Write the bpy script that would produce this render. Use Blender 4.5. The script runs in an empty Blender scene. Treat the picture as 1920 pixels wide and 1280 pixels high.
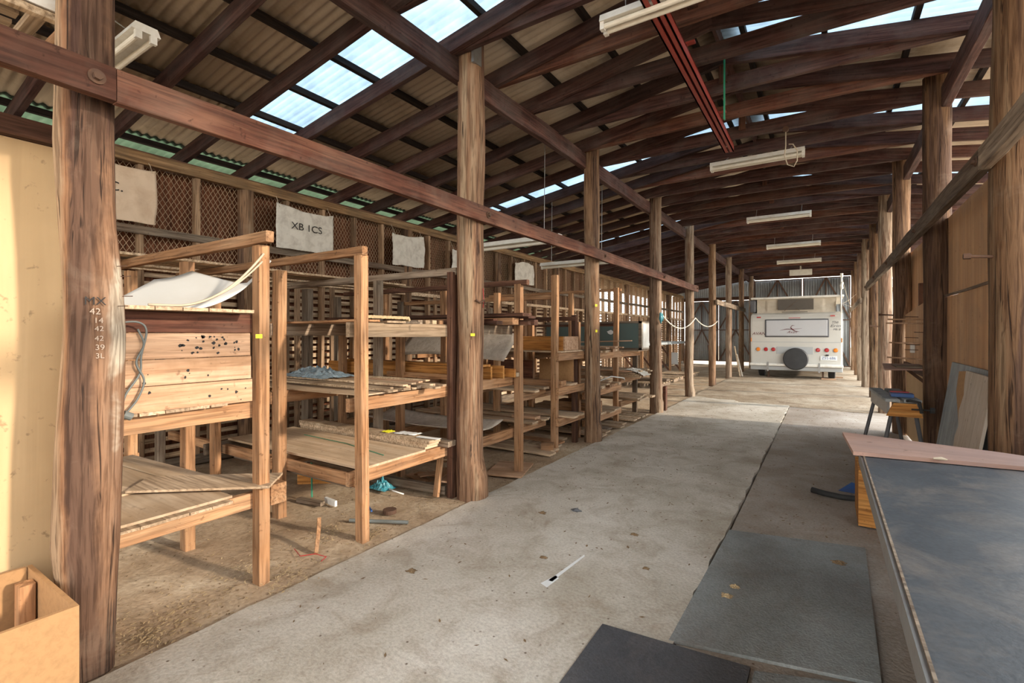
import bpy, math, random
from mathutils import Vector, Matrix, noise
R = random.Random(7)
PI = math.pi
V = Vector
sc = bpy.context.scene
C = sc.collection

# ------------------------------------------------------------ camera, sky, sun, exposure
cd = bpy.data.cameras.new('camera'); cam = bpy.data.objects.new('camera', cd); C.objects.link(cam)
cd.sensor_width = 36.0; cd.lens = 907 / 1920 * 36
cd.shift_y = -15 / 1920; cd.clip_start = 0.05; cd.clip_end = 300
cam.location = (0, 0, 1.35); cam.rotation_euler = (PI / 2, 0, math.atan(586 / 907))
sc.camera = cam
w = bpy.data.worlds.new('sky'); sc.world = w; w.use_nodes = True
nt = w.node_tree; bg = nt.nodes['Background']
tc = nt.nodes.new('ShaderNodeTexCoord'); sep = nt.nodes.new('ShaderNodeSeparateXYZ')
rp = nt.nodes.new('ShaderNodeValToRGB')
nt.links.new(tc.outputs['Generated'], sep.inputs[0]); nt.links.new(sep.outputs['Z'], rp.inputs[0])
rp.color_ramp.elements[0].color = (1.0, 0.97, 0.90, 1); rp.color_ramp.elements[0].position = 0.0
rp.color_ramp.elements[1].color = (0.80, 0.90, 1.0, 1); rp.color_ramp.elements[1].position = 0.7
nt.links.new(rp.outputs[0], bg.inputs[0]); bg.inputs[1].default_value = 5.2
sd = bpy.data.lights.new('sun', 'SUN'); sun = bpy.data.objects.new('sun', sd); C.objects.link(sun)
sd.energy = 3.7; sd.angle = math.radians(3.0); sd.color = (1.0, 0.86, 0.70)
SUN_DIR = V((-1.0, -0.14, -0.31))
sun.rotation_euler = SUN_DIR.to_track_quat('-Z', 'Y').to_euler(); sun.location = (8, 3, 6)
vs = sc.view_settings
vs.view_transform = 'Standard'; vs.look = 'None'; vs.gamma = 1; vs.use_curve_mapping = False
vs.exposure = 0.45
sc.cycles.max_bounces = 10; sc.cycles.diffuse_bounces = 6; sc.cycles.transparent_max_bounces = 12
sc.cycles.sample_clamp_indirect = 8

# ------------------------------------------------------------ materials
def newmat(name):
    m = bpy.data.materials.new(name); m.use_nodes = True
    n = m.node_tree.nodes; l = m.node_tree.links
    return m, n, l, n['Principled BSDF']

def ramp(n, l, src, stops):
    r = n.new('ShaderNodeValToRGB'); e = r.color_ramp.elements
    e[0].position, e[0].color = stops[0][0], (*stops[0][1], 1)
    e[1].position, e[1].color = stops[-1][0], (*stops[-1][1], 1)
    for p, c in stops[1:-1]:
        x = e.new(p); x.color = (*c, 1)
    l.new(src, r.inputs[0]); return r.outputs[0]

def nz(n, l, vec, scale, detail=4, dist=0.0, rough=0.55):
    t = n.new('ShaderNodeTexNoise'); t.inputs['Scale'].default_value = scale
    t.inputs['Detail'].default_value = detail; t.inputs['Distortion'].default_value = dist
    t.inputs['Roughness'].default_value = rough
    l.new(vec, t.inputs['Vector']); return t.outputs['Fac']

def mix(n, l, f, a, b, mode='MIX'):
    x = n.new('ShaderNodeMix'); x.data_type = 'RGBA'; x.blend_type = mode
    for s, val in ((0, f), (6, a), (7, b)):
        if isinstance(val, (int, float)): x.inputs[s].default_value = val
        elif isinstance(val, tuple): x.inputs[s].default_value = (*val, 1)
        else: l.new(val, x.inputs[s])
    return x.outputs[2]

def vmap(n, l, scale, rnd=True):
    t = n.new('ShaderNodeTexCoord'); v = t.outputs['Object']
    if rnd:
        oi = n.new('ShaderNodeObjectInfo'); mu = n.new('ShaderNodeMath'); mu.operation = 'MULTIPLY'
        mu.inputs[1].default_value = 53.0; l.new(oi.outputs['Random'], mu.inputs[0])
        ad = n.new('ShaderNodeVectorMath'); ad.operation = 'ADD'; l.new(v, ad.inputs[0]); l.new(mu.outputs[0], ad.inputs[1])
        v = ad.outputs[0]
    m = n.new('ShaderNodeVectorMath'); m.operation = 'MULTIPLY'; m.inputs[1].default_value = scale
    l.new(v, m.inputs[0]); return m.outputs[0]

def bump(n, l, h, b, strength=0.3, dist=0.01):
    x = n.new('ShaderNodeBump'); x.inputs['Strength'].default_value = strength; x.inputs['Distance'].default_value = dist
    l.new(h, x.inputs['Height']); l.new(x.outputs[0], b.inputs['Normal'])

def wood(name, dark, mid, light, axis=0, rough=0.8, var=0.35, dirt=None, dirtamt=0.4, s=9.0, spec=0.25, grain=0.8):
    m, n, l, b = newmat(name)
    sc3 = [s, s, s]; sc3[axis] = s * 0.07
    v = vmap(n, l, sc3)
    f1 = nz(n, l, v, 1.6, 6, 1.2, 0.6)
    col = ramp(n, l, f1, [(0.28, dark), (0.5, mid), (0.72, light)])
    sc4 = [s * 7, s * 7, s * 7]; sc4[axis] = s * 0.35
    v2 = vmap(n, l, sc4)
    f2 = nz(n, l, v2, 1.0, 3, 0.4)
    g = ramp(n, l, f2, [(0.36, (0.42, 0.38, 0.35)), (0.56, (1.05, 1.05, 1.05))])
    col = mix(n, l, grain, col, g, 'MULTIPLY')
    if dirt:
        v3 = vmap(n, l, (2.3, 2.3, 2.3)); f3 = nz(n, l, v3, 1.0, 5, 0.3, 0.65)
        d = ramp(n, l, f3, [(0.42, (0, 0, 0)), (0.68, (dirtamt,) * 3)])
        col = mix(n, l, d, col, dirt)
    vq = vmap(n, l, (24, 24, 24)); fq = nz(n, l, vq, 1.0, 4, 0.2, 0.6)
    col = mix(n, l, ramp(n, l, fq, [(0.63, (0, 0, 0)), (0.72, (0.65, 0.65, 0.65))]), col, tuple(c * 0.45 for c in dark))
    oi = n.new('ShaderNodeObjectInfo'); mr = n.new('ShaderNodeMapRange')
    mr.inputs['To Min'].default_value = 1 - var; mr.inputs['To Max'].default_value = 1 + var
    l.new(oi.outputs['Random'], mr.inputs['Value'])
    hs = n.new('ShaderNodeHueSaturation'); l.new(mr.outputs[0], hs.inputs['Value']); l.new(col, hs.inputs['Color'])
    l.new(hs.outputs[0], b.inputs['Base Color'])
    b.inputs['Roughness'].default_value = rough; b.inputs['Specular IOR Level'].default_value = spec
    bump(n, l, f2, b, 0.35, 0.006)
    return m

def plain(name, col, rough=0.6, metal=0.0, spec=0.5, spot=None, spotscale=8, amt=0.4):
    m, n, l, b = newmat(name)
    b.inputs['Roughness'].default_value = rough; b.inputs['Metallic'].default_value = metal
    b.inputs['Specular IOR Level'].default_value = spec
    v = vmap(n, l, (spotscale,) * 3); f = nz(n, l, v, 1.0, 6, 0.3, 0.65)
    k = spot or tuple(c * 0.75 for c in col)
    d = ramp(n, l, f, [(0.45, (0, 0, 0)), (0.75, (amt,) * 3)])
    l.new(mix(n, l, d, col, k), b.inputs['Base Color'])
    return m

M = {}
M['red'] = wood('hardwood_red', (0.055, 0.02, 0.012), (0.115, 0.043, 0.025), (0.18, 0.08, 0.046), dirt=(0.22, 0.17, 0.13), dirtamt=0.25)
M['rafter'] = wood('hardwood_dark', (0.032, 0.014, 0.011), (0.07, 0.031, 0.025), (0.125, 0.062, 0.048), dirt=(0.14, 0.12, 0.11), dirtamt=0.35)
M['rafter_tan'] = wood('hardwood_tan', (0.10, 0.055, 0.025), (0.19, 0.11, 0.05), (0.30, 0.19, 0.10), dirt=(0.10, 0.08, 0.05), dirtamt=0.4)
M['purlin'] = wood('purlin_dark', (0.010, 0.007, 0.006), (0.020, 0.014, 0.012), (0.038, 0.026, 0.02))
M['rack'] = wood('rack_oregon', (0.225, 0.105, 0.045), (0.345, 0.18, 0.085), (0.45, 0.27, 0.145), dirt=(0.36, 0.24, 0.15), dirtamt=0.35, var=0.25)
M['rackgrey'] = wood('rack_weathered', (0.12, 0.09, 0.065), (0.21, 0.165, 0.12), (0.33, 0.26, 0.19), dirt=(0.16, 0.07, 0.03), dirtamt=0.3)
M['rackdark'] = wood('rack_dark', (0.05, 0.022, 0.012), (0.09, 0.042, 0.025), (0.15, 0.075, 0.045))
M['plank'] = wood('plank_pink', (0.36, 0.20, 0.11), (0.50, 0.31, 0.19), (0.58, 0.385, 0.255), dirt=(0.24, 0.13, 0.06), dirtamt=0.65, var=0.15, grain=0.55)
M['board'] = wood('board_dusty', (0.34, 0.24, 0.15), (0.47, 0.34, 0.22), (0.60, 0.46, 0.32), dirt=(0.30, 0.21, 0.13), dirtamt=0.6, var=0.3)
M['ply'] = wood('plywood_dusty', (0.42, 0.29, 0.17), (0.52, 0.38, 0.25), (0.62, 0.48, 0.34), dirt=(0.34, 0.25, 0.16), dirtamt=0.6, var=0.15, s=5, grain=0.35)
M['cypress'] = wood('cypress_orange', (0.33, 0.13, 0.03), (0.50, 0.22, 0.055), (0.62, 0.32, 0.10), var=0.2)
M['slat'] = wood('slat_grey', (0.36, 0.25, 0.15), (0.56, 0.42, 0.275), (0.68, 0.54, 0.38), dirt=(0.20, 0.11, 0.06), dirtamt=0.5, axis=1)
M['stud'] = wood('stud_brown', (0.20, 0.12, 0.065), (0.34, 0.215, 0.125), (0.47, 0.33, 0.21), dirt=(0.14, 0.09, 0.06), dirtamt=0.4)
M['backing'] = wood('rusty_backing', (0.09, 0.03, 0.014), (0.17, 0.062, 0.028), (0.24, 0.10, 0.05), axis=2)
M['tanply'] = wood('panel_tan', (0.52, 0.35, 0.18), (0.56, 0.385, 0.205), (0.60, 0.42, 0.235), axis=2, s=2, var=0.04, dirt=(0.46, 0.32, 0.17), dirtamt=0.4, grain=0.12)
M['orangeply'] = wood('panel_orange', (0.50, 0.27, 0.13), (0.60, 0.35, 0.18), (0.67, 0.42, 0.24), axis=2, s=3, var=0.08, dirt=(0.33, 0.23, 0.15), dirtamt=0.5, grain=0.22)
M['chip'] = plain('particle_board', (0.36, 0.20, 0.085), 0.8, spot=(0.22, 0.12, 0.05), spotscale=40, amt=0.6)
M['pinkply'] = wood('pink_plywood', (0.30, 0.175, 0.125), (0.36, 0.22, 0.165), (0.41, 0.265, 0.205), s=2.5, var=0.05, dirt=(0.22, 0.16, 0.15), dirtamt=0.5, rough=0.6, grain=0.25)
M['bluegrey'] = wood('blue_grey_board', (0.27, 0.29, 0.29), (0.35, 0.385, 0.39), (0.44, 0.47, 0.47), axis=2, s=5, var=0.05, dirt=(0.24, 0.22, 0.19), dirtamt=0.5, grain=0.25)
M['beige'] = wood('beige_board', (0.42, 0.36, 0.29), (0.50, 0.43, 0.35), (0.57, 0.50, 0.42), axis=2, s=4, var=0.05, dirt=(0.36, 0.27, 0.18), dirtamt=0.4, grain=0.22)
M['white'] = plain('white_enamel', (0.72, 0.70, 0.64), 0.45, spot=(0.42, 0.36, 0.27), spotscale=6, amt=0.6)
M['tube'] = plain('dusty_tube', (0.70, 0.66, 0.56), 0.35, spot=(0.45, 0.38, 0.28), spotscale=9)
M['traywhite'] = plain('whitewash', (0.75, 0.74, 0.69), 0.8, spot=(0.5, 0.42, 0.32), spotscale=14, amt=0.7)  # white paint of the slatted tray's side
M['laminate'] = plain('white_laminate', (0.54, 0.54, 0.52), 0.4, spot=(0.46, 0.45, 0.41), spotscale=3)
M['canvas'] = plain('canvas', (0.62, 0.58, 0.50), 0.95, spot=(0.30, 0.25, 0.20), spotscale=9, amt=0.7)
M['canvas_tan'] = plain('canvas_tan', (0.60, 0.46, 0.33), 0.95, spot=(0.42, 0.28, 0.18), spotscale=6, amt=0.7)
M['steel'] = plain('steel', (0.30, 0.30, 0.29), 0.45, 0.7, spot=(0.2, 0.13, 0.09), spotscale=20)
M['rust'] = plain('rusty_iron', (0.10, 0.055, 0.035), 0.8, 0.3, spot=(0.2, 0.09, 0.04), spotscale=30)
M['wire'] = plain('mesh_wire', (0.46, 0.33, 0.21), 0.7, 0.2)
M['redsteel'] = plain('red_painted_steel', (0.27, 0.035, 0.022), 0.5, spot=(0.14, 0.03, 0.02), spotscale=10)
M['black'] = plain('black_rubber', (0.018, 0.018, 0.018), 0.75, spot=(0.05, 0.045, 0.04), spotscale=12)
M['tyrecover'] = plain('black_vinyl', (0.022, 0.022, 0.023), 0.6, spot=(0.05, 0.048, 0.045), spotscale=5)
M['greycable'] = plain('grey_cable', (0.13, 0.14, 0.13), 0.6)
M['cream'] = plain('cream_rope', (0.48, 0.40, 0.29), 0.8)
M['green'] = plain('green_plastic', (0.02, 0.24, 0.13), 0.5)
M['teal'] = plain('teal_plastic', (0.03, 0.24, 0.30), 0.35, spot=(0.3, 0.5, 0.52), spotscale=30, amt=0.8)
M['blueplastic'] = plain('pale_blue_plastic', (0.20, 0.27, 0.31), 0.3, spot=(0.45, 0.5, 0.52), spotscale=25, amt=0.8)
M['blue'] = plain('blue_plastic', (0.03, 0.09, 0.26), 0.45)
M['redp'] = plain('red_plastic', (0.40, 0.03, 0.03), 0.4)
M['yellow'] = plain('yellow_sticker', (0.85, 0.80, 0.03), 0.6)
M['paper'] = plain('white_paper', (0.75, 0.75, 0.72), 0.8)
M['charcoal'] = plain('charcoal_ink', (0.025, 0.022, 0.02), 0.9)
M['chalk'] = plain('white_chalk', (0.40, 0.31, 0.24), 0.95)
M['zip'] = plain('dark_grey_paint', (0.09, 0.09, 0.095), 0.55)
M['vanwhite'] = plain('caravan_white', (0.52, 0.50, 0.45), 0.35, spot=(0.45, 0.42, 0.36), spotscale=2.5)
M['vanband'] = plain('caravan_silver', (0.36, 0.37, 0.37), 0.35, 0.2, spot=(0.42, 0.42, 0.40), spotscale=3)
M['vanpane'] = plain('caravan_hatch', (0.43, 0.43, 0.44), 0.3, spot=(0.38, 0.38, 0.39), spotscale=3)
M['vancanvas'] = plain('caravan_canvas', (0.50, 0.44, 0.35), 0.9, spot=(0.34, 0.29, 0.22), spotscale=9)
M['vanmesh'] = plain('caravan_flyscreen', (0.10, 0.085, 0.07), 0.9)
M['redlens'] = plain('red_lens', (0.38, 0.012, 0.012), 0.15, spot=(0.25, 0.01, 0.01), spotscale=40)
M['amber'] = plain('amber_lens', (0.75, 0.22, 0.02), 0.15, spot=(0.5, 0.12, 0.01), spotscale=40)
M['maroon'] = plain('maroon_vinyl', (0.12, 0.02, 0.02), 0.5)
M['straw'] = plain('straw', (0.42, 0.31, 0.17), 0.9, spot=(0.2, 0.12, 0.06), spotscale=60, amt=0.8)
M['leaf'] = plain('dry_leaf', (0.16, 0.10, 0.05), 0.9, spot=(0.3, 0.2, 0.1), spotscale=30)

def mat_log(name, pale, tan, dark, bands=False):
    m, n, l, b = newmat(name)
    v = vmap(n, l, (7, 7, 0.35)); f = nz(n, l, v, 1.0, 5, 0.8, 0.55)
    col = ramp(n, l, f, [(0.36, pale), (0.45, tan), (0.52, tan), (0.57, dark), (0.66, tuple((a + q) / 2 for a, q in zip(tan, dark)))])
    if bands:     # heartwood streak and pale sapwood edge of the near post
        tcx = n.new('ShaderNodeTexCoord'); dp = n.new('ShaderNodeVectorMath'); dp.operation = 'DOT_PRODUCT'
        dp.inputs[1].default_value = (.84, .54, 0); l.new(tcx.outputs['Object'], dp.inputs[0])
        wv = vmap(n, l, (3, 3, 2.2), False); fw0 = nz(n, l, wv, 1.0, 5, 0.5, 0.6)
        m1 = n.new('ShaderNodeMath'); m1.operation = 'MULTIPLY_ADD'; l.new(fw0, m1.inputs[0]); m1.inputs[1].default_value = .10; l.new(dp.outputs['Value'], m1.inputs[2])
        m2 = n.new('ShaderNodeMath'); m2.operation = 'MULTIPLY_ADD'; l.new(m1.outputs[0], m2.inputs[0]); m2.inputs[1].default_value = 4.0; m2.inputs[2].default_value = 0.36
        bcol_ = ramp(n, l, m2.outputs[0], [(0.12, (0.33, 0.235, 0.15)), (0.30, (0.36, 0.25, 0.155)), (0.42, (0.24, 0.12, 0.06)), (0.52, (0.06, 0.03, 0.022)), (0.76, (0.075, 0.04, 0.028)), (0.84, (0.22, 0.12, 0.07)), (0.90, (0.25, 0.15, 0.095)), (0.935, (0.52, 0.45, 0.35))])
        col = mix(n, l, 0.8, col, bcol_)
    v2 = vmap(n, l, (60, 60, 3.5)); f2 = nz(n, l, v2, 1.0, 4, 0.6)
    g = ramp(n, l, f2, [(0.38, (0.38, 0.33, 0.30)), (0.56, (1.05, 1.05, 1.05))])
    col = mix(n, l, 0.75, col, g, 'MULTIPLY')
    v3 = vmap(n, l, (22, 22, 0.9)); f3 = nz(n, l, v3, 1.0, 3, 1.5, 0.7)
    cr = ramp(n, l, f3, [(0.61, (0, 0, 0)), (0.65, (0.9, 0.9, 0.9))])
    col = mix(n, l, cr, col, tuple(c * 0.25 for c in dark))
    vw = vmap(n, l, (3, 3, 3), True); fw = nz(n, l, vw, 1.0, 6, 0.4, 0.7)
    col = mix(n, l, ramp(n, l, fw, [(0.54, (0, 0, 0)), (0.78, (0.3, 0.3, 0.3))]), col, (0.30, 0.24, 0.18))
    l.new(col, b.inputs['Base Color']); b.inputs['Roughness'].default_value = 0.85
    b.inputs['Specular IOR Level'].default_value = 0.2
    ad = n.new('ShaderNodeMath'); ad.operation = 'SUBTRACT'; l.new(f2, ad.inputs[0]); l.new(cr, ad.inputs[1])
    bump(n, l, ad.outputs[0], b, 0.5, 0.012)
    return m
M['log'] = mat_log('log_brown', (0.34, 0.245, 0.16), (0.235, 0.14, 0.08), (0.095, 0.055, 0.036))
M['lognear'] = mat_log('log_near', (0.31, 0.23, 0.15), (0.21, 0.125, 0.07), (0.09, 0.05, 0.034), True)
M['logred'] = mat_log('log_red', (0.33, 0.235, 0.15), (0.25, 0.145, 0.085), (0.13, 0.07, 0.045))
M['logdark'] = mat_log('log_dark', (0.20, 0.135, 0.08), (0.15, 0.085, 0.045), (0.075, 0.042, 0.028))
M['loggrey'] = mat_log('log_grey', (0.37, 0.30, 0.22), (0.27, 0.195, 0.135), (0.18, 0.105, 0.065))

def mat_iron(name, a, bcol, rustc):
    m, n, l, b = newmat(name)
    t = n.new('ShaderNodeTexCoord')
    mu = n.new('ShaderNodeVectorMath'); mu.operation = 'MULTIPLY'; mu.inputs[1].default_value = (0.7, 5, 1)
    l.new(t.outputs['Object'], mu.inputs[0])
    f = nz(n, l, mu.outputs[0], 1.0, 6, 0.5, 0.65)
    col = ramp(n, l, f, [(0.3, a), (0.7, bcol)])
    f2 = nz(n, l, t.outputs['Object'], 1.7, 6, 0.3, 0.7)
    col = mix(n, l, ramp(n, l, f2, [(0.5, (0, 0, 0)), (0.7, (0.7, 0.7, 0.7))]), col, rustc)
    l.new(col, b.inputs['Base Color']); b.inputs['Roughness'].default_value = 0.6; b.inputs['Metallic'].default_value = 0.15
    return m
M['roof'] = mat_iron('weathered_iron', (0.42, 0.34, 0.25), (0.60, 0.50, 0.38), (0.26, 0.18, 0.11))
M['iron'] = mat_iron('grey_iron', (0.24, 0.255, 0.26), (0.36, 0.375, 0.375), (0.22, 0.20, 0.18))

def mat_trans(name, col, fac, tex=True):
    m, n, l, b = newmat(name)
    tr = n.new('ShaderNodeBsdfTranslucent'); tp = n.new('ShaderNodeBsdfTransparent'); mx = n.new('ShaderNodeMixShader')
    mx2 = n.new('ShaderNodeMixShader')
    t = n.new('ShaderNodeTexCoord'); f = nz(n, l, t.outputs['Object'], 3.0, 5, 0.2, 0.6)
    c = ramp(n, l, f, [(0.3, tuple(x * 0.75 for x in col)), (0.6, col)])
    l.new(c, tr.inputs[0]); tp.inputs[0].default_value = (*col, 1)
    mx.inputs[0].default_value = fac
    l.new(tr.outputs[0], mx.inputs[1]); l.new(tp.outputs[0], mx.inputs[2])
    l.new(c, b.inputs['Base Color']); b.inputs['Roughness'].default_value = 0.4
    mx2.inputs[0].default_value = 0.15
    l.new(mx.outputs[0], mx2.inputs[1]); l.new(b.outputs[0], mx2.inputs[2])
    l.new(mx2.outputs[0], n['Material Output'].inputs[0])
    return m
M['skylight'] = mat_trans('clear_fibreglass', (0.46, 0.53, 0.58), 0.06)
M['greensheet'] = mat_trans('green_fibreglass', (0.22, 0.26, 0.19), 0.10)
m, n, l, b = newmat('dusty_glass')
b.inputs['Base Color'].default_value = (0.17, 0.235, 0.22, 1); b.inputs['Roughness'].default_value = 0.12
b.inputs['Transmission Weight'].default_value = 0.35; b.inputs['IOR'].default_value = 1.3
M['glass'] = m

# concrete, dirt, mats
def mat_ground(name, stops, blot, blotamt, fine=60, rough=0.9, bs=0.25, specks=None, big=1.1):
    m, n, l, b = newmat(name)
    t = n.new('ShaderNodeTexCoord'); o = t.outputs['Object']
    f = nz(n, l, o, big, 8, 0.4, 0.62); col = ramp(n, l, f, stops)
    f2 = nz(n, l, o, 3.7, 7, 0.8, 0.7)
    col = mix(n, l, ramp(n, l, f2, [(0.47, (0, 0, 0)), (0.72, (blotamt,) * 3)]), col, blot)
    f3 = nz(n, l, o, fine, 3, 0, 0.6)
    col = mix(n, l, 0.5, col, ramp(n, l, f3, [(0.3, (0.62, 0.6, 0.58)), (0.6, (1.1, 1.1, 1.1))]), 'MULTIPLY')
    if specks:
        vo = n.new('ShaderNodeTexVoronoi'); vo.inputs['Scale'].default_value = 17; l.new(o, vo.inputs['Vector'])
        f4 = nz(n, l, o, 5.0, 4, 0, 0.6)
        a = ramp(n, l, vo.outputs['Distance'], [(0.05, (1, 1, 1)), (0.13, (0, 0, 0))])
        a = mix(n, l, 1.0, a, ramp(n, l, f4, [(0.5, (0, 0, 0)), (0.56, (1, 1, 1))]), 'MULTIPLY')
        col = mix(n, l, a, col, specks)
    l.new(col, b.inputs['Base Color']); b.inputs['Roughness'].default_value = rough
    b.inputs['Specular IOR Level'].default_value = 0.25
    ad = n.new('ShaderNodeMath'); ad.operation = 'ADD'; l.new(f3, ad.inputs[0]); l.new(f2, ad.inputs[1])
    bump(n, l, ad.outputs[0], b, bs, 0.02)
    return m
M['slab'] = mat_ground('concrete_pale', [(0.35, (0.40, 0.35, 0.275)), (0.5, (0.52, 0.47, 0.39)), (0.66, (0.62, 0.57, 0.49))], (0.26, 0.19, 0.12), 0.6, specks=(0.13, 0.09, 0.06))
M['slab2'] = mat_ground('concrete_brown', [(0.35, (0.27, 0.225, 0.18)), (0.55, (0.35, 0.30, 0.25)), (0.7, (0.43, 0.385, 0.33))], (0.21, 0.145, 0.095), 0.5, specks=(0.12, 0.07, 0.04))
M['dirt'] = mat_ground('dirt', [(0.3, (0.30, 0.20, 0.12)), (0.5, (0.43, 0.32, 0.21)), (0.7, (0.60, 0.49, 0.35))], (0.17, 0.115, 0.065), 0.75, fine=35, bs=0.25, specks=(0.10, 0.065, 0.035), big=1.6)
M['dirtpale'] = mat_ground('dust_pale', [(0.3, (0.22, 0.16, 0.10)), (0.5, (0.33, 0.26, 0.18)), (0.7, (0.44, 0.38, 0.29))], (0.17, 0.11, 0.065), 0.9, fine=35, bs=0.5)
M['mat'] = mat_ground('grey_lino', [(0.35, (0.17, 0.17, 0.16)), (0.55, (0.26, 0.275, 0.265)), (0.7, (0.36, 0.38, 0.37))], (0.18, 0.15, 0.12), 0.5, fine=90, rough=0.75)
M['mat2'] = mat_ground('black_lino', [(0.35, (0.055, 0.055, 0.058)), (0.7, (0.10, 0.10, 0.105))], (0.14, 0.12, 0.11), 0.5, fine=90, rough=0.75)
M['bench'] = mat_ground('bench_black', [(0.35, (0.035, 0.040, 0.046)), (0.55, (0.058, 0.064, 0.070)), (0.75, (0.10, 0.10, 0.10))], (0.17, 0.14, 0.115), 0.6, fine=70, rough=0.55, bs=0.08, big=1.7)

# ------------------------------------------------------------ object helpers
WM = {}
LABELS = set()
def put(o, Mx, parent=None):
    if parent is not None:
        o.parent = parent; o.matrix_basis = WM[parent.name].inverted() @ Mx
    else: o.matrix_basis = Mx
    WM[o.name] = Mx.copy()

def tag(o, label, cat, group=None, kind=None):
    if label: o['label'] = label
    if cat: o['category'] = cat
    if group: o['group'] = group
    if kind: o['kind'] = kind
    return o

def empty(name, loc, label=None, cat=None, group=None, kind=None):
    o = bpy.data.objects.new(name, None); C.objects.link(o); o.empty_display_size = 0.1
    put(o, Matrix.Translation(V(loc))); return tag(o, label, cat, group, kind)

class MB:
    def __init__(s): s.v = []; s.f = []; s.mi = []; s.cur = 0
    def add(s, vs_, fs):
        k = len(s.v); s.v += [V(x) for x in vs_]; s.f += [tuple(i + k for i in f) for f in fs]; s.mi += [s.cur] * len(fs)
    def box(s, a, b_, Mx=None):
        x0, y0, z0 = a; x1, y1, z1 = b_
        vs_ = [V((x, y, z)) for z in (z0, z1) for y in (y0, y1) for x in (x0, x1)]
        if Mx is not None: vs_ = [Mx @ q for q in vs_]
        s.add(vs_, [(0, 2, 3, 1), (4, 5, 7, 6), (0, 1, 5, 4), (2, 6, 7, 3), (0, 4, 6, 2), (1, 3, 7, 5)])
    def bar(s, p0, p1, w_, h_, up=(0, 0, 1)):
        s.box((-0.5, -0.5, -0.5), (0.5, 0.5, 0.5), frame(p0, p1, up) @ Matrix.Diagonal(((V(p1) - V(p0)).length, w_, h_, 1)))
    def tube(s, pts, r, n_=8, cap=True):
        pts = [V(p) for p in pts]; rings = []
        k = len(s.v); nrm = None
        for i, p in enumerate(pts):
            d = (pts[min(i + 1, len(pts) - 1)] - pts[max(i - 1, 0)]).normalized()
            if nrm is None:
                nrm = d.orthogonal().normalized()
            else:
                nrm = (nrm - d * nrm.dot(d)).normalized()
            bn = d.cross(nrm)
            rr = r[i] if isinstance(r, (list, tuple)) else r
            for j in range(n_):
                a = 2 * PI * j / n_; s.v.append(p + (nrm * math.cos(a) + bn * math.sin(a)) * rr)
        for i in range(len(pts) - 1):
            for j in range(n_):
                a = k + i * n_ + j; b_ = k + i * n_ + (j + 1) % n_
                s.f.append((a, b_, b_ + n_, a + n_)); s.mi.append(s.cur)
        if cap:
            s.f.append(tuple(k + j for j in reversed(range(n_)))); s.mi.append(s.cur)
            s.f.append(tuple(k + (len(pts) - 1) * n_ + j for j in range(n_))); s.mi.append(s.cur)
    def cyl(s, p0, p1, r, n_=20): s.tube([p0, p1], r, n_)
    def grid(s, fn, nu, nv, thick=0):
        k = len(s.v)
        for i in range(nu + 1):
            for j in range(nv + 1): s.v.append(V(fn(i / nu, j / nv)))
        for i in range(nu):
            for j in range(nv):
                a = k + i * (nv + 1) + j; s.f.append((a, a + 1, a + nv + 2, a + nv + 1)); s.mi.append(s.cur)
    def poly(s, pts, z0, z1):
        n_ = len(pts)
        s.add([(x, y, z0) for x, y in pts] + [(x, y, z1) for x, y in pts],
              [tuple(reversed(range(n_))), tuple(range(n_, 2 * n_))] + [(i, (i + 1) % n_, n_ + (i + 1) % n_, n_ + i) for i in range(n_)])
    def build(s, name, mat, parent=None, Mx=None, smooth=False, solid=0):
        if Mx is None:
            lo = V([min(q[i] for q in s.v) for i in range(3)]); hi = V([max(q[i] for q in s.v) for i in range(3)])
            Mx = Matrix.Translation((lo + hi) / 2)
        inv = Mx.inverted(); me = bpy.data.meshes.new(name)
        me.from_pydata([inv @ q for q in s.v], [], s.f)
        mats = mat if isinstance(mat, (list, tuple)) else [mat]
        for q in mats: me.materials.append(M[q] if isinstance(q, str) else q)
        if len(mats) > 1: me.polygons.foreach_set('material_index', s.mi)
        if smooth: me.polygons.foreach_set('use_smooth', [True] * len(me.polygons))
        me.update()
        o = bpy.data.objects.new(name, me); C.objects.link(o); put(o, Mx, parent)
        if solid:
            md = o.modifiers.new('solid', 'SOLIDIFY'); md.thickness = solid; md.offset = 0
        return o

def frame(p0, p1, up=(0, 0, 1)):
    p0 = V(p0); p1 = V(p1); x = (p1 - p0).normalized(); up = V(up)
    if abs(x.dot(up)) > 0.98: up = V((0, 1, 0)) if abs(x.y) < 0.9 else V((1, 0, 0))
    z = (up - x * up.dot(x)).normalized(); y = z.cross(x)
    c = (p0 + p1) / 2
    return Matrix(((x.x, y.x, z.x, c.x), (x.y, y.y, z.y, c.y), (x.z, y.z, z.z, c.z), (0, 0, 0, 1)))

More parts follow.
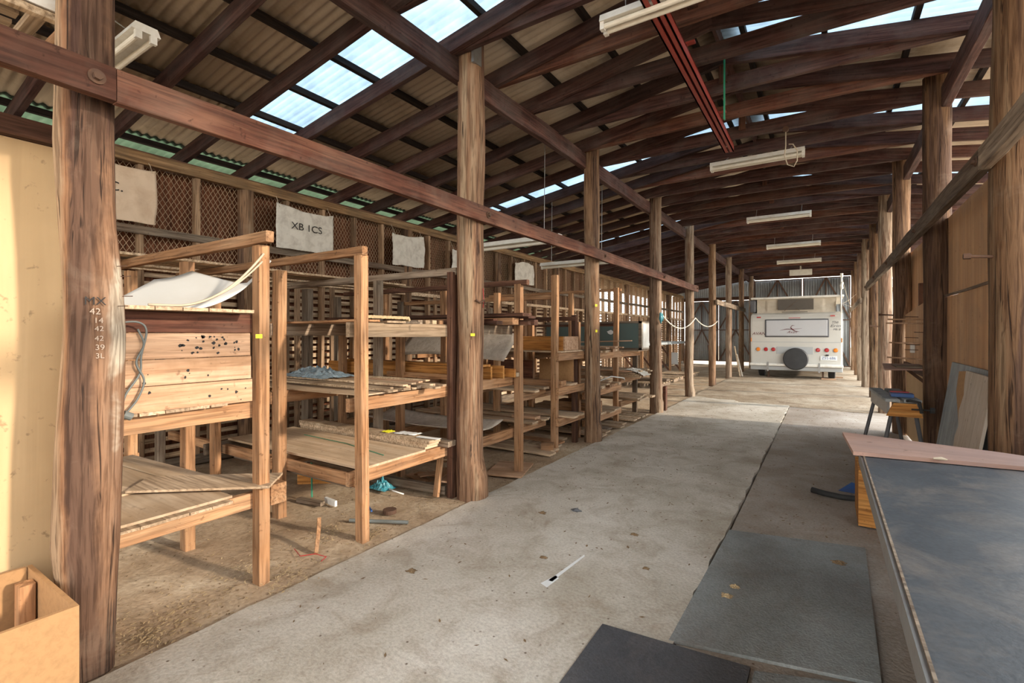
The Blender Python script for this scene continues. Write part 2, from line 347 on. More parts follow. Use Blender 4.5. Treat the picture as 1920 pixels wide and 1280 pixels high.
def beam(name, p0, p1, w_, h_, mat, parent=None, up=(0, 0, 1), wob=0.0025, label=None, cat=None, group=None, seg=None):
    """timber with arrises knocked off and slightly uneven faces; grain along local x"""
    Mx = frame(p0, p1, up); L = (V(p1) - V(p0)).length
    seg = seg or max(2, min(14, int(L / 0.3))); c = min(w_, h_) * 0.07
    hw, hh = w_ / 2, h_ / 2
    prof = [(-hw + c, -hh), (hw - c, -hh), (hw, -hh + c), (hw, hh - c), (hw - c, hh), (-hw + c, hh), (-hw, hh - c), (-hw, -hh + c)]
    s = MB(); sd_ = R.random() * 100; pr = []
    for i in range(seg + 1):
        t = i / seg; x = -L / 2 + L * t
        oy = noise.noise(V((sd_, t * L * 1.2, 0))) * wob * 2; oz = noise.noise(V((sd_ + 9, t * L * 1.2, 0))) * wob * 2
        for (a, b_) in prof:
            pr.append(V((x, a + oy + (R.random() - .5) * wob * 0.6, b_ + oz + (R.random() - .5) * wob * 0.6)))
    fs = []
    for i in range(seg):
        for j in range(8):
            a = i * 8 + j; b_ = i * 8 + (j + 1) % 8; fs.append((a, b_, b_ + 8, a + 8))
    fs.append(tuple(reversed(range(8)))); fs.append(tuple(seg * 8 + j for j in range(8)))
    s.add([Mx @ q for q in pr], fs)
    o = s.build(name, mat, parent, Mx)
    return tag(o, label, cat, group)

def text(name, body, Mx, size, mat, parent, ext=0.0006, shear=0.0, sx=1.0):
    cu = bpy.data.curves.new(name, 'FONT'); cu.body = body; cu.size = size; cu.extrude = ext; cu.shear = shear
    cu.align_x = 'CENTER'; cu.align_y = 'CENTER'
    t = bpy.data.objects.new('tmp', cu); C.objects.link(t)
    dg = bpy.context.evaluated_depsgraph_get(); me = bpy.data.meshes.new_from_object(t.evaluated_get(dg))
    bpy.data.objects.remove(t)
    for q in me.vertices: q.co.x *= sx
    me.materials.clear(); me.materials.append(M[mat]); me.name = name
    o = bpy.data.objects.new(name, me); C.objects.link(o); put(o, Mx, parent); return o

def facing(loc, nrm, up=(0, 0, 1), roll=0):
    z = V(nrm).normalized(); y = (V(up) - z * V(up).dot(z)).normalized(); x = y.cross(z)
    m_ = Matrix(((x.x, y.x, z.x, loc[0]), (x.y, y.y, z.y, loc[1]), (x.z, y.z, z.z, loc[2]), (0, 0, 0, 1)))
    return m_ @ Matrix.Rotation(roll, 4, 'Z')

def sm(pts, n_=6):
    P = [V(p) for p in pts]; P = [P[0] * 2 - P[1]] + P + [P[-1] * 2 - P[-2]]; out = []
    for i in range(1, len(P) - 2):
        a, b_, c_, d_ = P[i - 1:i + 3]
        for k in range(n_):
            t = k / n_; out.append(.5 * (2 * b_ + (c_ - a) * t + (2 * a - 5 * b_ + 4 * c_ - d_) * t * t + (3 * b_ - a - 3 * c_ + d_) * t ** 3))
    return out + [P[-2]]

ORD = ['first', 'second', 'third', 'fourth', 'fifth', 'sixth', 'seventh', 'eighth', 'ninth', 'tenth', 'eleventh', 'twelfth', 'thirteenth', 'fourteenth', 'fifteenth', 'sixteenth', 'seventeenth', 'eighteenth', 'nineteenth', 'twentieth']
def ordn(i):
    if i < 20: return ORD[i]
    return ('twenty-' + ORD[i - 20]) if i < 29 else ('thirty-' + ORD[i - 30] if i > 29 else 'thirtieth')

def zr(x): return 3.12 + 0.155 * ((x + 5.6) if x < -0.8 else (4.8 - (x + 0.8)))     # underside of rafters
YEND = 23.0
XL, XR = -5.5, 1.95

# ------------------------------------------------------------ ground
s = MB(); s.box((-30, -14, -0.6), (30, 60, -0.075)); o = s.build('floor', 'dirt'); o['kind'] = 'structure'
def hdirt(x, y): return -0.018 + 0.016 * noise.fractal(V((x * 1.3, y * 1.3, 0)), 1, 2, 4) + 0.006 * noise.noise(V((x * 9, y * 9, 3)))
s = MB(); s.grid(lambda u, v_: (-7 + 4.63 * u, -2.5 + 26 * v_, hdirt(-7 + 4.63 * u, -2.5 + 26 * v_)), 60, 300)
s.build('floor', 'dirt', smooth=True)['kind'] = 'structure'
def hd2(x, y): return min(0.02, -0.012 + 0.03 * max(0, min(1, (y - 10.6))) + 0.014 * noise.fractal(V((x * 1.6, y * 1.6, 5)), 1, 2, 4))
s = MB(); s.grid(lambda u, v_: (-2.38 + 8 * u, 10.2 + 14 * v_, hd2(-2.38 + 8 * u, 10.2 + 14 * v_)), 60, 110)
s.build('floor', 'dirtpale', smooth=True)['kind'] = 'structure'
# pale slab with ragged broken edge on its right side and the left edge against the dirt
def slab(x0, x1, y0, y1, z, mat, rag0=0.01, rag1=0.01):
    s = MB(); n_ = 160; L0 = []; L1 = []
    for i in range(n_ + 1):
        y = y0 + (y1 - y0) * i / n_
        L0.append((x0 + rag0 * noise.fractal(V((y * 4, 1, x0)), 1, 2, 4), y)); L1.append((x1 + rag1 * noise.fractal(V((y * 6, 7, x1)), 1, 2, 4), y))
    k = 0
    for a, b_ in zip(L0, L1): s.v += [V((*a, z)), V((*b_, z)), V((*a, z - .1)), V((*b_, z - .1))]
    for i in range(n_):
        a = i * 4
        s.f += [(a, a + 1, a + 5, a + 4), (a + 1, a + 3, a + 7, a + 5), (a, a + 4, a + 6, a + 2)]; s.mi += [0, 0, 0]
    s.f += [(0, 2, 3, 1), (n_ * 4, n_ * 4 + 1, n_ * 4 + 3, n_ * 4 + 2)]; s.mi += [0, 0]
    o = s.build('floor', mat); o['kind'] = 'structure'; return o
slab(-2.39, -0.56, -6, 10.45, 0.0, 'slab', 0.012, 0.022)
slab(-2.39, -1.5, 10.46, 15.2, -0.003, 'slab', 0.012, 0.2)
slab(-0.545, 0.84, -6, 10.3, -0.012, 'slab2', 0.004, 0.01)
slab(0.845, 4.0, -6, 10.3, -0.02, 'slab2', 0.004, 0.01)
# loose floor sheets
def sheet(pts, z0, z1, mat, label, cat='mat'):
    s = MB(); s.poly(pts, z0, z1); return tag(s.build('floor_mat', mat), label, cat)
sheet([(-.575, 2.165), (.185, 2.33), (.215, 3.76), (-.55, 3.60)], -.010, .004, 'mat', 'grey scuffed hardboard sheet lying flat on the floor beside the workbench')
sheet([(-.255, .9), (-.25, 2.15), (-.86, 2.10), (-.84, .9)], .001, .013, 'mat2', 'near-black hardboard sheet on the pale concrete at the bottom edge', 'mat')
sheet([(-.24, .9), (.16, .9), (.17, 2.30), (-.235, 2.145)], -.010, .006, 'mat', 'small brownish grey floor sheet between the black sheet and the workbench', 'mat')

# ------------------------------------------------------------ roof skin
def roofz(x): return zr(x) + 0.215
PITCH = 0.076
def corr(y0, y1, x0, x1, zf, mat, name='ceiling', kind='structure', parent=None, amp=0.0095, lap=0.0):
    n_ = max(6, int((y1 - y0) / PITCH * 8)); s = MB()
    for i in range(n_ + 1):
        y = y0 + (y1 - y0) * i / n_; dz = amp * math.sin(2 * PI * y / PITCH) + lap
        s.v += [V((x0, y, zf(x0) + dz)), V((x1, y, zf(x1) + dz))]
    for i in range(n_): s.f.append((i * 2, i * 2 + 1, i * 2 + 3, i * 2 + 2)); s.mi.append(0)
    o = s.build(name, mat, parent, smooth=True, solid=0.0015)
    if kind: o['kind'] = kind
    return o
XE = -6.15; XG = -5.66; XM = -4.86; RX = -0.8; XER = 2.1
skyL = [(2.40, 3.10), (6.45, 7.15), (10.6, 11.3), (14.8, 15.5), (18.9, 19.6)]
skyR = [(4.32, 5.05), (6.45, 7.15), (8.98, 9.68), (12.6, 13.3), (16.8, 17.5)]
corr(-3, YEND, XE, XG, roofz, 'greensheet')
corr(-3, YEND, XG - .05, XM, roofz, 'roof', lap=0.006)
def strips(sk, x0, x1, side):
    y = -3
    for i, (a, b_) in enumerate(sk):
        corr(y, a + .03, x0, x1, roofz, 'roof')
        o = corr(a, b_, x0, x1, roofz, 'skylight', name='window_%d' % (i + (1 if side == 'left' else 6)), lap=0.004)
        y = b_ - .03
    corr(y, YEND, x0, x1, roofz, 'roof')
strips(skyL, XM - .05, RX - 0.0, 'left')
strips(skyR, RX, XER, 'right')
s = MB(); s.box((-.95, -3, 4.13), (-.65, YEND, 4.15)); o = s.build('ceiling', 'iron'); o['kind'] = 'structure'
s = MB(); s.box((-.99, -3, 4.055), (-.975, YEND, 4.06))

# purlins run the length of the shed
px_ = [-5.72, -5.12, -4.55, -3.98, -3.40, -2.82, -2.22, -1.62, -1.0, -.6, 0.0, 0.6, 1.2, 1.8]
for i, x in enumerate(px_):
    z = zr(x) + 0.14 + 0.029
    side = 'left' if x < RX else 'right'
    k = i if x < RX else 13 - i
    where = ('lowest purlin' if k == 0 else '%s purlin up from the eave' % ordn(k)) if side == 'left' or k < 4 else 'purlin nearest the ridge'
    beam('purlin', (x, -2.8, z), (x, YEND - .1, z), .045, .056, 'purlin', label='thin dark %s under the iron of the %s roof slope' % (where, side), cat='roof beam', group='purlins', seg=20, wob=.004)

# rafters, ties, king posts
ry = [0.5 + 0.625 * k for k in range(-1, 36)]
def rl(k, y):
    if y < 0.2: return 'right above the camera'
    if y < 0.7: return 'nearest the camera'
    posts = [.7, 3.19, 5.69, 8.45, 10.96, 13.53, 16.05, 18.9, 21.4]
    j = max(i for i, p in enumerate(posts) if p <= y)
    inbay = sum(1 for q in ry if posts[j] <= q < y)
    return '%s past the %s left post' % (ORD[inbay], ORD[j])
for k, y in enumerate(ry):
    lit = min(abs(y - 3.0), abs(y - 7.0), abs(y - 11.12)) < .1
    xe = -5.98
    m0 = 'rafter' if k > 2 or True else 'rafter_tan'
    beam('rafter', (xe, y, zr(xe) + .07), (RX + .02, y, zr(RX) + .07), .05, .14, m0, label='dark rafter of the left roof slope, %s' % rl(k, y), cat='rafter', group='left rafters', seg=10)
    beam('rafter', (RX - .02, y, zr(RX) + .07), (XER - .05, y, zr(XER - .05) + .07), .05, .14, 'rafter', label='dark rafter of the right roof slope, %s' % rl(k, y), cat='rafter', group='right rafters', seg=8)
    y2 = y + .056
    s = MB(); n_ = 16; lo = []; hi = []; Mx = Matrix.Translation((-.79, y2, 3.68))
    for i in range(n_ + 1):
        t = i / n_; x = -2.6 + 3.62 * t
        e = math.sin(PI * t); zb = 3.612 + .012 * e; zt = 3.665 + .10 * min(1, e * 1.25)
        for yy, zz in ((y2 - .024, zb), (y2 + .024, zb), (y2 + .024, zt), (y2 - .024, zt)): s.v.append(V((x, yy, zz)))
    for i in range(n_):
        for j in range(4):
            a = i * 4 + j; b_ = i * 4 + (j + 1) % 4; s.f.append((a, b_, b_ + 4, a + 4)); s.mi.append(0)
    s.f += [(3, 2, 1, 0), tuple(n_ * 4 + j for j in range(4))]; s.mi += [0, 0]
    tag(s.build('ceiling_tie', 'rafter' if k % 3 else 'red', None, Mx), 'reddish tie beam over the drive, %s' % rl(k, y), 'tie beam', 'tie beams')
    if k % 2 == 0 and y < 14:
        beam('king_post', (RX, y2 - .045, 3.70), (RX, y2 - .045, zr(RX) + .02), .07, .035, 'red', label='short upright block joining tie and ridge, %s' % rl(k, y), cat='roof post', group='king posts', up=(0, 1, 0))
beam('ridge_board', (RX, -2.6, 4.02), (RX, YEND - .1, 4.02), .03, .13, 'rafter', label='dark ridge board running along the top of the roof', cat='roof beam', seg=20)

# ------------------------------------------------------------ log posts
def log_post(x, y, zt, r, mat, label, prof=None, boot=0, sticker=(), axis_stretch=1.0, sq=0.25, sd_=0, drift=0.02, group=None):
    root = MB(); n_ = 22; zs = []; z = -0.09
    while z < zt: zs.append(z); z += 0.085
    zs.append(zt)
    for i, z in enumerate(zs):
        cx = drift * noise.noise(V((sd_, z * .8, 1))); cy = drift * noise.noise(V((sd_, z * .8, 7)))
        rr = r * (1 + .06 * noise.noise(V((sd_ + 3, z * 1.2, 0))))
        if prof:
            for (za, ca, ra), (zb, cb, rb) in zip(prof, prof[1:]):
                if za <= z <= zb:
                    t = (z - za) / (zb - za); cx0 = ca + (cb - ca) * t; rr = ra + (rb - ra) * t
                    cx += cx0 * .84; cy += cx0 * .54; break
        for j in range(n_):
            a = 2 * PI * j / n_
            q = rr * (1 + .05 * noise.noise(V((math.cos(a) * 1.3 + sd_, math.sin(a) * 1.3, z * .7))) + .02 * noise.noise(V((math.cos(a) * 5, math.sin(a) * 5 + sd_, z * 3))))
            ca, sa = math.cos(a), math.sin(a)
            k = (abs(ca) ** 4 + abs(sa) ** 4) ** -0.25          # squarish hewn section
            q *= (1 - sq) + sq * k * .93
            if boot and z < boot:
                f = min(1, (boot - z) / .10); q *= 1 + .34 * f * max(0, math.cos(a - .35)) 
            root.v.append(V((x + cx + q * ca, y + cy + q * sa, z)))
    for i in range(len(zs) - 1):
        for j in range(n_):
            a = i * n_ + j; b_ = i * n_ + (j + 1) % n_; root.f.append((a, b_, b_ + n_, a + n_)); root.mi.append(0)
    root.f.append(tuple((len(zs) - 1) * n_ + j for j in range(n_))); root.mi.append(0)
    o = root.build('log_post', mat, None, Matrix.Translation((x, y, 0)), smooth=True)
    tag(o, label, 'post', group)
    for (sx, sy, sz, ww, hh) in sticker:
        d = V((-x, -y, 0)).normalized(); s = MB(); mm = facing((sx, sy, sz), (.75, -.65, 0))
        s.box((-ww / 2, -hh / 2, -.001), (ww / 2, hh / 2, .001), mm); t = s.build('sticker', 'yellow', o, mm); t['label'] = 'yellow sticker'
    return o
LP = [.73, 3.19, 5.69, 8.36, 10.9, 13.45, 16.0, 18.7, 21.4]
lab = ['thick gnarled log post at the far left, with chalk tally marks on it',
       'tall log post with notched foot, standing between the first two bays of racks',
       'split-faced log post with two yellow stickers beside the racks of drawers',
       'tapered log post at the near end of the glass-fronted case, blue knot tied to it',
       'log post standing where the long left rail ends',
       'log post holding the far end of the white hose',
       'rough log post two before the caravan on the left',
       'pale log post right before the left rear corner of the caravan',
       'log post hidden partly by the caravan on the left']
# near post outline measured as (height, sideways offset, half width)
prof1 = [(-.1, -.026, .080), (.05, -.026, .082), (.3, -.030, .092), (.5, -.036, .108), (.9, -.020, .107), (1.35, .0, .097), (1.55, -.008, .092), (1.8, -.030, .088), (2.1, -.043, .094), (2.45, -.036, .092), (3.8, -.03, .09)]
P1 = log_post(-2.48, .73, 3.75, .1, 'lognear', lab[0], prof1, sd_=3.3, drift=.008, sq=.3)
P2 = log_post(-2.47, 3.19, 3.76, .108, 'logred', lab[1], boot=.30, sticker=[(-2.378, 3.098, 1.34, .035, .022)], sd_=11, sq=.45)
P3 = log_post(-2.47, 5.69, 3.76, .095, 'log', lab[2], boot=.26, sticker=[(-2.385, 5.62, 1.70, .03, .028), (-2.383, 5.625, 1.38, .025, .03)], sd_=23, sq=.45)
P4 = log_post(-2.45, 8.36, 3.76, .10, 'loggrey', lab[3], boot=.26, sd_=31, sq=.4)
for i in range(4, 9): log_post(-2.46, LP[i], 3.74, .10 - .002 * i, 'log' if i % 2 else 'loggrey', lab[i], boot=.2 if i == 4 else 0, sd_=40 + i * 7, group=None)
RPY = [3.72, 5.93, 8.43, 10.49, 12.6, 14.9, 17.0, 19.1, 21.5]
labr = ['log post at the right edge of the picture behind the workbench', 'round brown log post at the end of the orange plywood wall, behind the leaning boards',
        'round log post with the wall shelf, next to the folding workbench', 'greyish log post just past the folding workbench shelf', 'brown log post where the right-hand rail ends',
        'pale grey log post in the brighter part of the right row', 'sunlit whitish log post in the right row beside the caravan', 'thin brown log post near the doors at the back right',
        'last log post of the right row against the back doors']
for i, y in enumerate(RPY):
    log_post(.88, y, 3.74, [.105, .105, .10, .10, .098, .11, .10, .08, .08][i], ['logdark', 'logdark', 'log', 'loggrey', 'logdark', 'loggrey', 'loggrey', 'log', 'log'][i], labr[i], sd_=120 + i * 9, sq=.1)
# iron strap on the second post, bolt on the near post, chalk marks, nails
s = MB(); s.box((-.012, -.055, -.11), (.012, .05, .11), Matrix.Translation((-2.37, 3.14, 3.64))); o = s.build('strap', 'steel', P2); o['label'] = 'galvanised strap'
vd = V((2.48, -.73, 0)).normalized()
for i, (tx, dx, z, sz) in enumerate([('MX', 0, 1.475, .045), ('42', .0, 1.435, .034), ('14', .01, 1.400, .03), ('42', .012, 1.368, .028), ('42', .012, 1.33, .028), ('39', .014, 1.295, .03), ('3L', .014, 1.262, .028)]):
    t = V((-vd.y, vd.x, 0)); p = V((-2.475, .733, z)) + vd * .0985 + t * (-.005 + dx)
    text('chalk_mark', tx, facing(p, vd), sz, 'charcoal' if i == 0 else 'chalk', P1)
for z, a in ((1.50, .3), (1.46, -.2), (1.58, .1), (1.62, -.3)):
    s = MB()
    t = V((-vd.y, vd.x, 0)); p = V((-2.475, .733, z)) + vd * .07 + t * (.07 + a * .03); s.cyl(p, p + (vd * .7 + t * .5) * .06, .0016, 6)
    s.build('nail', 'rust', P1)

# plates and rails along both post rows
def longbeam(name, x, ys, z, w_, h_, mat, labels, cat, bolts=False):
    for (a, b_), lb in zip(ys, labels):
        o = beam(name, (x, a, z), (x, b_, z), w_, h_, mat, label=lb, cat=cat, seg=16, wob=.006)
        if bolts:
            for py in LP + RPY:
                if a < py < b_ and ((x < 0 and py in LP) or (x > 0 and py in RPY)):
                    sgn = 1 if x < 0 else -1; q = MB()
                    bo = -.046 if py < 1 else .03
                    q.cyl((x + sgn * w_ / 2, py + bo, z), (x + sgn * (w_ / 2 + .008), py + bo, z), .028, 16)
                    q.cyl((x + sgn * (w_ / 2 + .008), py + bo, z), (x + sgn * (w_ / 2 + .024), py + bo, z), .016, 6)
                    q.build('bolt', 'rust', o)
longbeam('wall_plate', -2.55, [(-2.5, 3.15), (3.25, 8.36), (8.36, 16.0), (16.0, YEND - .1)], 3.51, .07, .19, 'rafter',
         ['deep plate beam over the left posts, nearest length', 'deep plate beam over the left posts, from the notched post to the blue-knotted post', 'deep plate beam over the left posts, third length', 'deep plate beam over the left posts, at the caravan'], 'beam')
longbeam('wall_plate', .93, [(-2.5, 3.72), (3.73, 8.43), (8.44, 14.9), (14.9, YEND - .1)], 3.51, .07, .19, 'rafter',
         ['deep plate beam over the right posts, nearest length', 'deep plate beam over the right posts, above the plywood wall', 'deep plate beam over the right posts, third length', 'deep plate beam over the right posts, beside the caravan'], 'beam')
longbeam('rail_beam', -2.335, [(-1.5, .745), (.747, 11.05)], 2.32, .045, .13, 'red', ['red-brown rail bolted to the near log post, short near length', 'long red-brown rail bolted across the left posts at head height'], 'beam', True)
longbeam('rail_beam', -2.335, [(13.3, 18.6)], 2.16, .045, .13, 'rackgrey', ['pale rail on the far left posts beside the caravan'], 'beam')
longbeam('rail_beam', .75, [(-1.0, 3.70), (3.68, 12.75)], 2.33, .05, .13, 'rackgrey', ['brown rail at the top right corner, nearest length', 'long brown rail across the right posts above the plywood'], 'beam', True)
longbeam('rail_beam', .75, [(14.6, 21.4)], 2.16, .05, .12, 'rackgrey', ['far pale rail on the right posts beside the caravan'], 'beam')

# ------------------------------------------------------------ left wall
wl = empty('wall_left', (XL, 11, 0), kind='structure')
Y0 = -2.4; YM = 10.55
beam('top_plate', (XL + .04, Y0, 3.01), (XL + .04, YEND, 3.01), .06, .11, 'rafter_tan', wl, seg=30, wob=.006)
beam('rail', (XL + .05, Y0, 2.33), (XL + .05, YEND, 2.33), .03, .075, 'rackgrey', wl, seg=30, wob=.006)
beam('rail', (XL + .05, Y0, 1.975), (XL + .05, YEND, 1.975), .035, .055, 'slat', wl, seg=30, wob=.006)
beam('rail', (XL + .03, Y0, .05), (XL + .03, YEND, .05), .07, .1, 'rackgrey', wl, seg=20, wob=.006)
wp = [.45 + 2.5 * k for k in range(-1, 10)]
for k, y in enumerate(wp):
    s = MB(); zz = [-.08 + 3.03 * i / 16 for i in range(17)]
    s.tube([(XL + .02 + .02 * noise.noise(V((k, z, 0))), y + .03 * noise.noise(V((k, z * .7, 5))), z) for z in zz], [.085 + .012 * noise.noise(V((k + .5, z, 2))) for z in zz], 12)
    s.build('wall_post', 'log', wl, Matrix.Translation((XL, y, 0)), smooth=True)
for k in range(-1, 9):
    a, b_ = wp[k + 1], wp[k + 1] + 2.5
    for q in range(1, 5):
        y = a + q * .5
        if y < YEND - .1:
            beam('stud', (XL + .0, y + R.uniform(-.03, .03), .1), (XL + .0, y, 2.96), .045, .085, 'stud', wl, up=(1, 0, 0), seg=6)
            if q in (1, 2, 4): beam('stud', (XL + .075, y + .1, .1), (XL + .075, y + .1, 1.95), .06, .04, 'stud', wl, up=(1, 0, 0), seg=6)
for k in range(-1, 9):
    a, b_ = wp[k + 1], min(wp[k + 1] + 2.5, YEND - .05)
    s = MB(); z = .1
    while z < 1.93:
        hh = R.uniform(.042, .055); dz = R.uniform(-.004, .004)
        s.box((XL - .075, a + .002, z + dz), (XL - .053, b_ - .002, z + hh + dz)); z += .086
    s.build('slat_panel', 'slat', wl)
    if a < YM:
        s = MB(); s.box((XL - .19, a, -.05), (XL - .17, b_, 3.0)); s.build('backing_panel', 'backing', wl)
    s = MB(); st = .050; z0, z1 = 1.99, 2.99; ang = .62
    L_ = (z1 - z0) * ang
    for d_ in (1, -1):
        y = a - L_
        while y < b_ + L_:
            p, q = V((XL - .055, y, z0)), V((XL - .055, y + d_ * L_, z1))
            if d_ < 0: p, q = V((XL - .055, y + L_, z0)), V((XL - .055, y, z1))
            # clip to bay
            dy = q.y - p.y; t0, t1 = 0, 1
            ta, tb = (a - p.y) / dy, (b_ - p.y) / dy
            t0 = max(0, min(ta, tb)); t1 = min(1, max(ta, tb))
            if t1 > t0 + .01: s.bar(p + (q - p) * t0, p + (q - p) * t1, .003, .0055, (1, 0, 0))
            y += st
    s.build('wire_mesh', 'wire', wl)
beam('eave_board', (XL - .06, Y0, 3.085), (XL - .06, YEND, 3.085), .025, .06, 'rackdark', wl, seg=20)
beam('fascia', (-6.17, Y0, 3.05), (-6.17, YEND, 3.05), .02, .50, 'rackdark', wl, seg=20)
# small gaps of blue sky between wall top and eave are left open; outer weatherboard skirt over open bays
for k in range(24):
    y = YM + .3 + k * .52
    if y < YEND - .2: beam('stud', (XL - .13, y, .0), (XL - .13, y, 1.98), .13, .03, 'stud', wl, up=(1, 0, 0), seg=4)

# hanging sacking sheets on the wall
def sacking(y0, y1, z0, z1, mat, lb, txt=None, seed=0, amp=.02, tsize=.1):
    s = MB()
    def fn(u, v_):
        y = y0 + (y1 - y0) * u; z = z0 + (z1 - z0) * v_
        e = amp * noise.fractal(V((y * 4 + seed, z * 4, seed)), 1, 2, 4) + amp * .5 * noise.noise(V((y * 14, z * 9, seed)))
        return (XL + .14 + e, y + .02 * noise.noise(V((z * 4, seed, 1))), z + .025 * math.sin(u * 5 + seed) * v_ + .02 * noise.noise(V((y * 5, seed, 4))))
    s.grid(fn, 40, 34); o = s.build('sack_sheet', mat, smooth=True, solid=.002)
    tag(o, lb, 'hanging cloth', 'old sacks hung on the wall')
    for yy_ in (y0 + .04, y1 - .04):
        s = MB(); s.tube([(XL + .145, yy_, z1 - .03), (XL + .11, yy_, z1 + .04), (XL + .06, yy_, 2.985)], .003, 6); s.build('hanging_string', 'cream', o)
    if txt: text('sack_lettering', txt, facing((XL + .14 + amp * .8 + .006, (y0 + y1) / 2, (z0 + z1) / 2 + .03), (1, 0, 0)), tsize, 'charcoal', o, sx=1.1)
sacking(1.30, 2.04, 2.38, 2.90, 'canvas_tan', 'tan sack sheet with letters hung on the wall, just right of the gnarled near post', 'L.C.', 1, .008, .12)
sacking(3.24, 4.02, 2.36, 2.86, 'canvas', 'wide off-white sack sheet marked XB 1CS on the wire mesh', 'XB 1CS', 2, .014, .12)
sacking(5.05, 5.72, 2.38, 2.85, 'canvas', 'crumpled pale sack on the wall, in the middle of the sacks', None, 3, .022)
sacking(6.40, 7.0, 2.44, 2.82, 'canvas', 'pale sack partly behind the notched log post', None, 4, .02)
sacking(8.42, 9.18, 2.40, 2.84, 'canvas', 'small farthest sack with dark smears on the wall', None, 5, .02)

# ------------------------------------------------------------ end wall with the big doors
ye = YEND
def corrwall(x0, x1, z0, z1, y, name, parent, mat='iron', pitch=.09):
    n_ = int((x1 - x0) / pitch * 6); s = MB()
    for i in range(n_ + 1):
        x = x0 + (x1 - x0) * i / n_; d = .012 * math.sin(2 * PI * x / pitch)
        s.v += [V((x, y + d, z0)), V((x, y + d, z1))]
    for i in range(n_): s.f.append((i * 2, i * 2 + 2, i * 2 + 3, i * 2 + 1)); s.mi.append(0)
    return s.build(name, mat, parent, smooth=True, solid=.0015)
def door(n_, x0, x1, z0, z1, y, kk=2):
    d = empty('door_%d' % n_, ((x0 + x1) / 2, y, 0), kind='structure')
    corrwall(x0, x1, z0, z1, y, 'door_sheet', d)
    s = MB(); yy = y - .035
    for x in (x0 + .02, x1 - .02): s.bar((x, yy, z0), (x, yy, z1), .04, .04)
    zm = z0 + (z1 - z0) * .52
    for z in (z0 + .02, zm, z1 - .02): s.bar((x0, yy, z), (x1, yy, z), .035, .04)
    xm = (x0 + x1) / 2
    for (xa, za, xb, zb) in ((x0, z0, xm, zm), (x1, z0, xm, zm), (x0, zm, xm, z1), (x1, zm, xm, z1)):
        s.bar((xa, yy - .01, za), (xb, yy - .01, zb), .03, .05)
    s.bar((xm, yy, zm), (xm, yy, z1), .03, .04)
    s.build('door_frame', 'rust', d)
door(1, -5.35, -3.95, .12, 2.78, ye); door(2, -3.93, -2.55, .12, 2.78, ye)
door(3, -2.53, -.768, .03, 3.595, ye + .06); door(4, -.75, .85, .03, 3.60, ye + .06)
we = empty('wall_end', (-1, ye, 0), kind='structure')
corrwall(-5.9, -2.5, 2.90, 3.72, ye + .05, 'gable_sheet', we)
corrwall(.875, 4.2, 0, 3.4, ye + .05, 'wall_sheet', we)
beam('lintel', (-5.9, ye - .03, 2.87), (-2.5, ye - .03, 2.87), .08, .15, 'rackdark', we)
beam('lintel', (-2.5, ye, 3.70), (.9, ye, 3.70), .08, .17, 'rackdark', we)
beam('brace', (1.0, ye - .05, .2), (2.6, ye - .05, 1.8), .05, .05, 'rust', we); beam('brace', (1.0, ye - .05, 1.9), (4.1, ye - .05, 1.9), .05, .05, 'rust', we)
beam('brace', (1.0, ye - .05, 3.0), (4.1, ye - .05, 3.0), .08, .16, 'red', we)

# ------------------------------------------------------------ right plywood wall
wr = empty('wall_right', (.97, 6, 0), kind='structure')
def panel(x, y0, y1, z0, z1, mat, t=.014, name='plywood_panel', top=None):
    s = MB(); s.add([(x, y0, z0), (x, y1, z0), (x, y1, top if top else z1), (x, y0, z1), (x + t, y0, z0), (x + t, y1, z0), (x + t, y1, top if top else z1), (x + t, y0, z1)],
                    [(0, 3, 2, 1), (4, 5, 6, 7), (0, 1, 5, 4), (3, 7, 6, 2), (0, 4, 7, 3), (1, 2, 6, 5)])
    return s.build(name, mat, wr)
panel(.93, 3.80, 5.36, 0, 1.685, 'orangeply'); panel(.935, 5.365, 5.86, 0, 1.68, 'orangeply')
panel(.945, 3.80, 5.86, 1.69, 2.42, 'orangeply', top=2.40)
beam('joint_strip', (.925, 3.80, 1.695), (.925, 5.86, 1.69), .012, .02, 'rackgrey', wr)
panel(.91, 6.03, 8.3, .96, 1.74, 'orangeply', top=1.60); panel(.925, 6.03, 8.34, 0, .95, 'tanply')
panel(.99, 6.03, 8.75, 1.5, 2.45, 'orangeply')
beam('batten', (.90, 6.03, .93), (.90, 8.3, .93), .03, .09, 'rackdark', wr)
for y, zt in ((6.25, 2.4), (6.9, 2.05), (7.5, 1.95)): beam('batten', (.965, y, 1.45), (.965, y, zt), .045, .04, 'rackdark', wr, up=(1, 0, 0))
panel(1.20, -2.5, 4.05, -.02, 1.13, 'orangeply')  # unseen low panel, added to keep the sun off slab and bench top
def bolt_peg(x, y, z, L_, lb):
    s = MB(); s.cyl((x, y, z), (x - L_, y - L_ * .15, z + .01), .009, 8); s.cyl((x - L_ + .02, y - L_ * .15, z + .009), (x - L_ - .012, y - L_ * .15, z + .01), .017, 6)
    tag(s.build('coach_bolt', 'rust'), lb, 'bolt')
bolt_peg(.80, 3.70, 1.775, .13, 'rusty bolt sticking out of the right-edge log post')
bolt_peg(.80, 8.40, 1.60, .16, 'rusty bolt in the log post that carries the wall shelf'); bolt_peg(.81, 10.45, 1.47, .14, 'rusty bolt in the greyish log post past the folding workbench')

# tan panel wall at the near left
wt = empty('wall_near', (-2.86, 0, 0), kind='structure')
s = MB(); s.box((-2.88, -1.4, 0), (-2.862, .86, 2.17)); s.build('plywood_panel', 'tanply', wt)
beam('cap_rail', (-2.86, -1.4, 2.215), (-2.86, .9, 2.215), .09, .08, 'rackdark', wt)

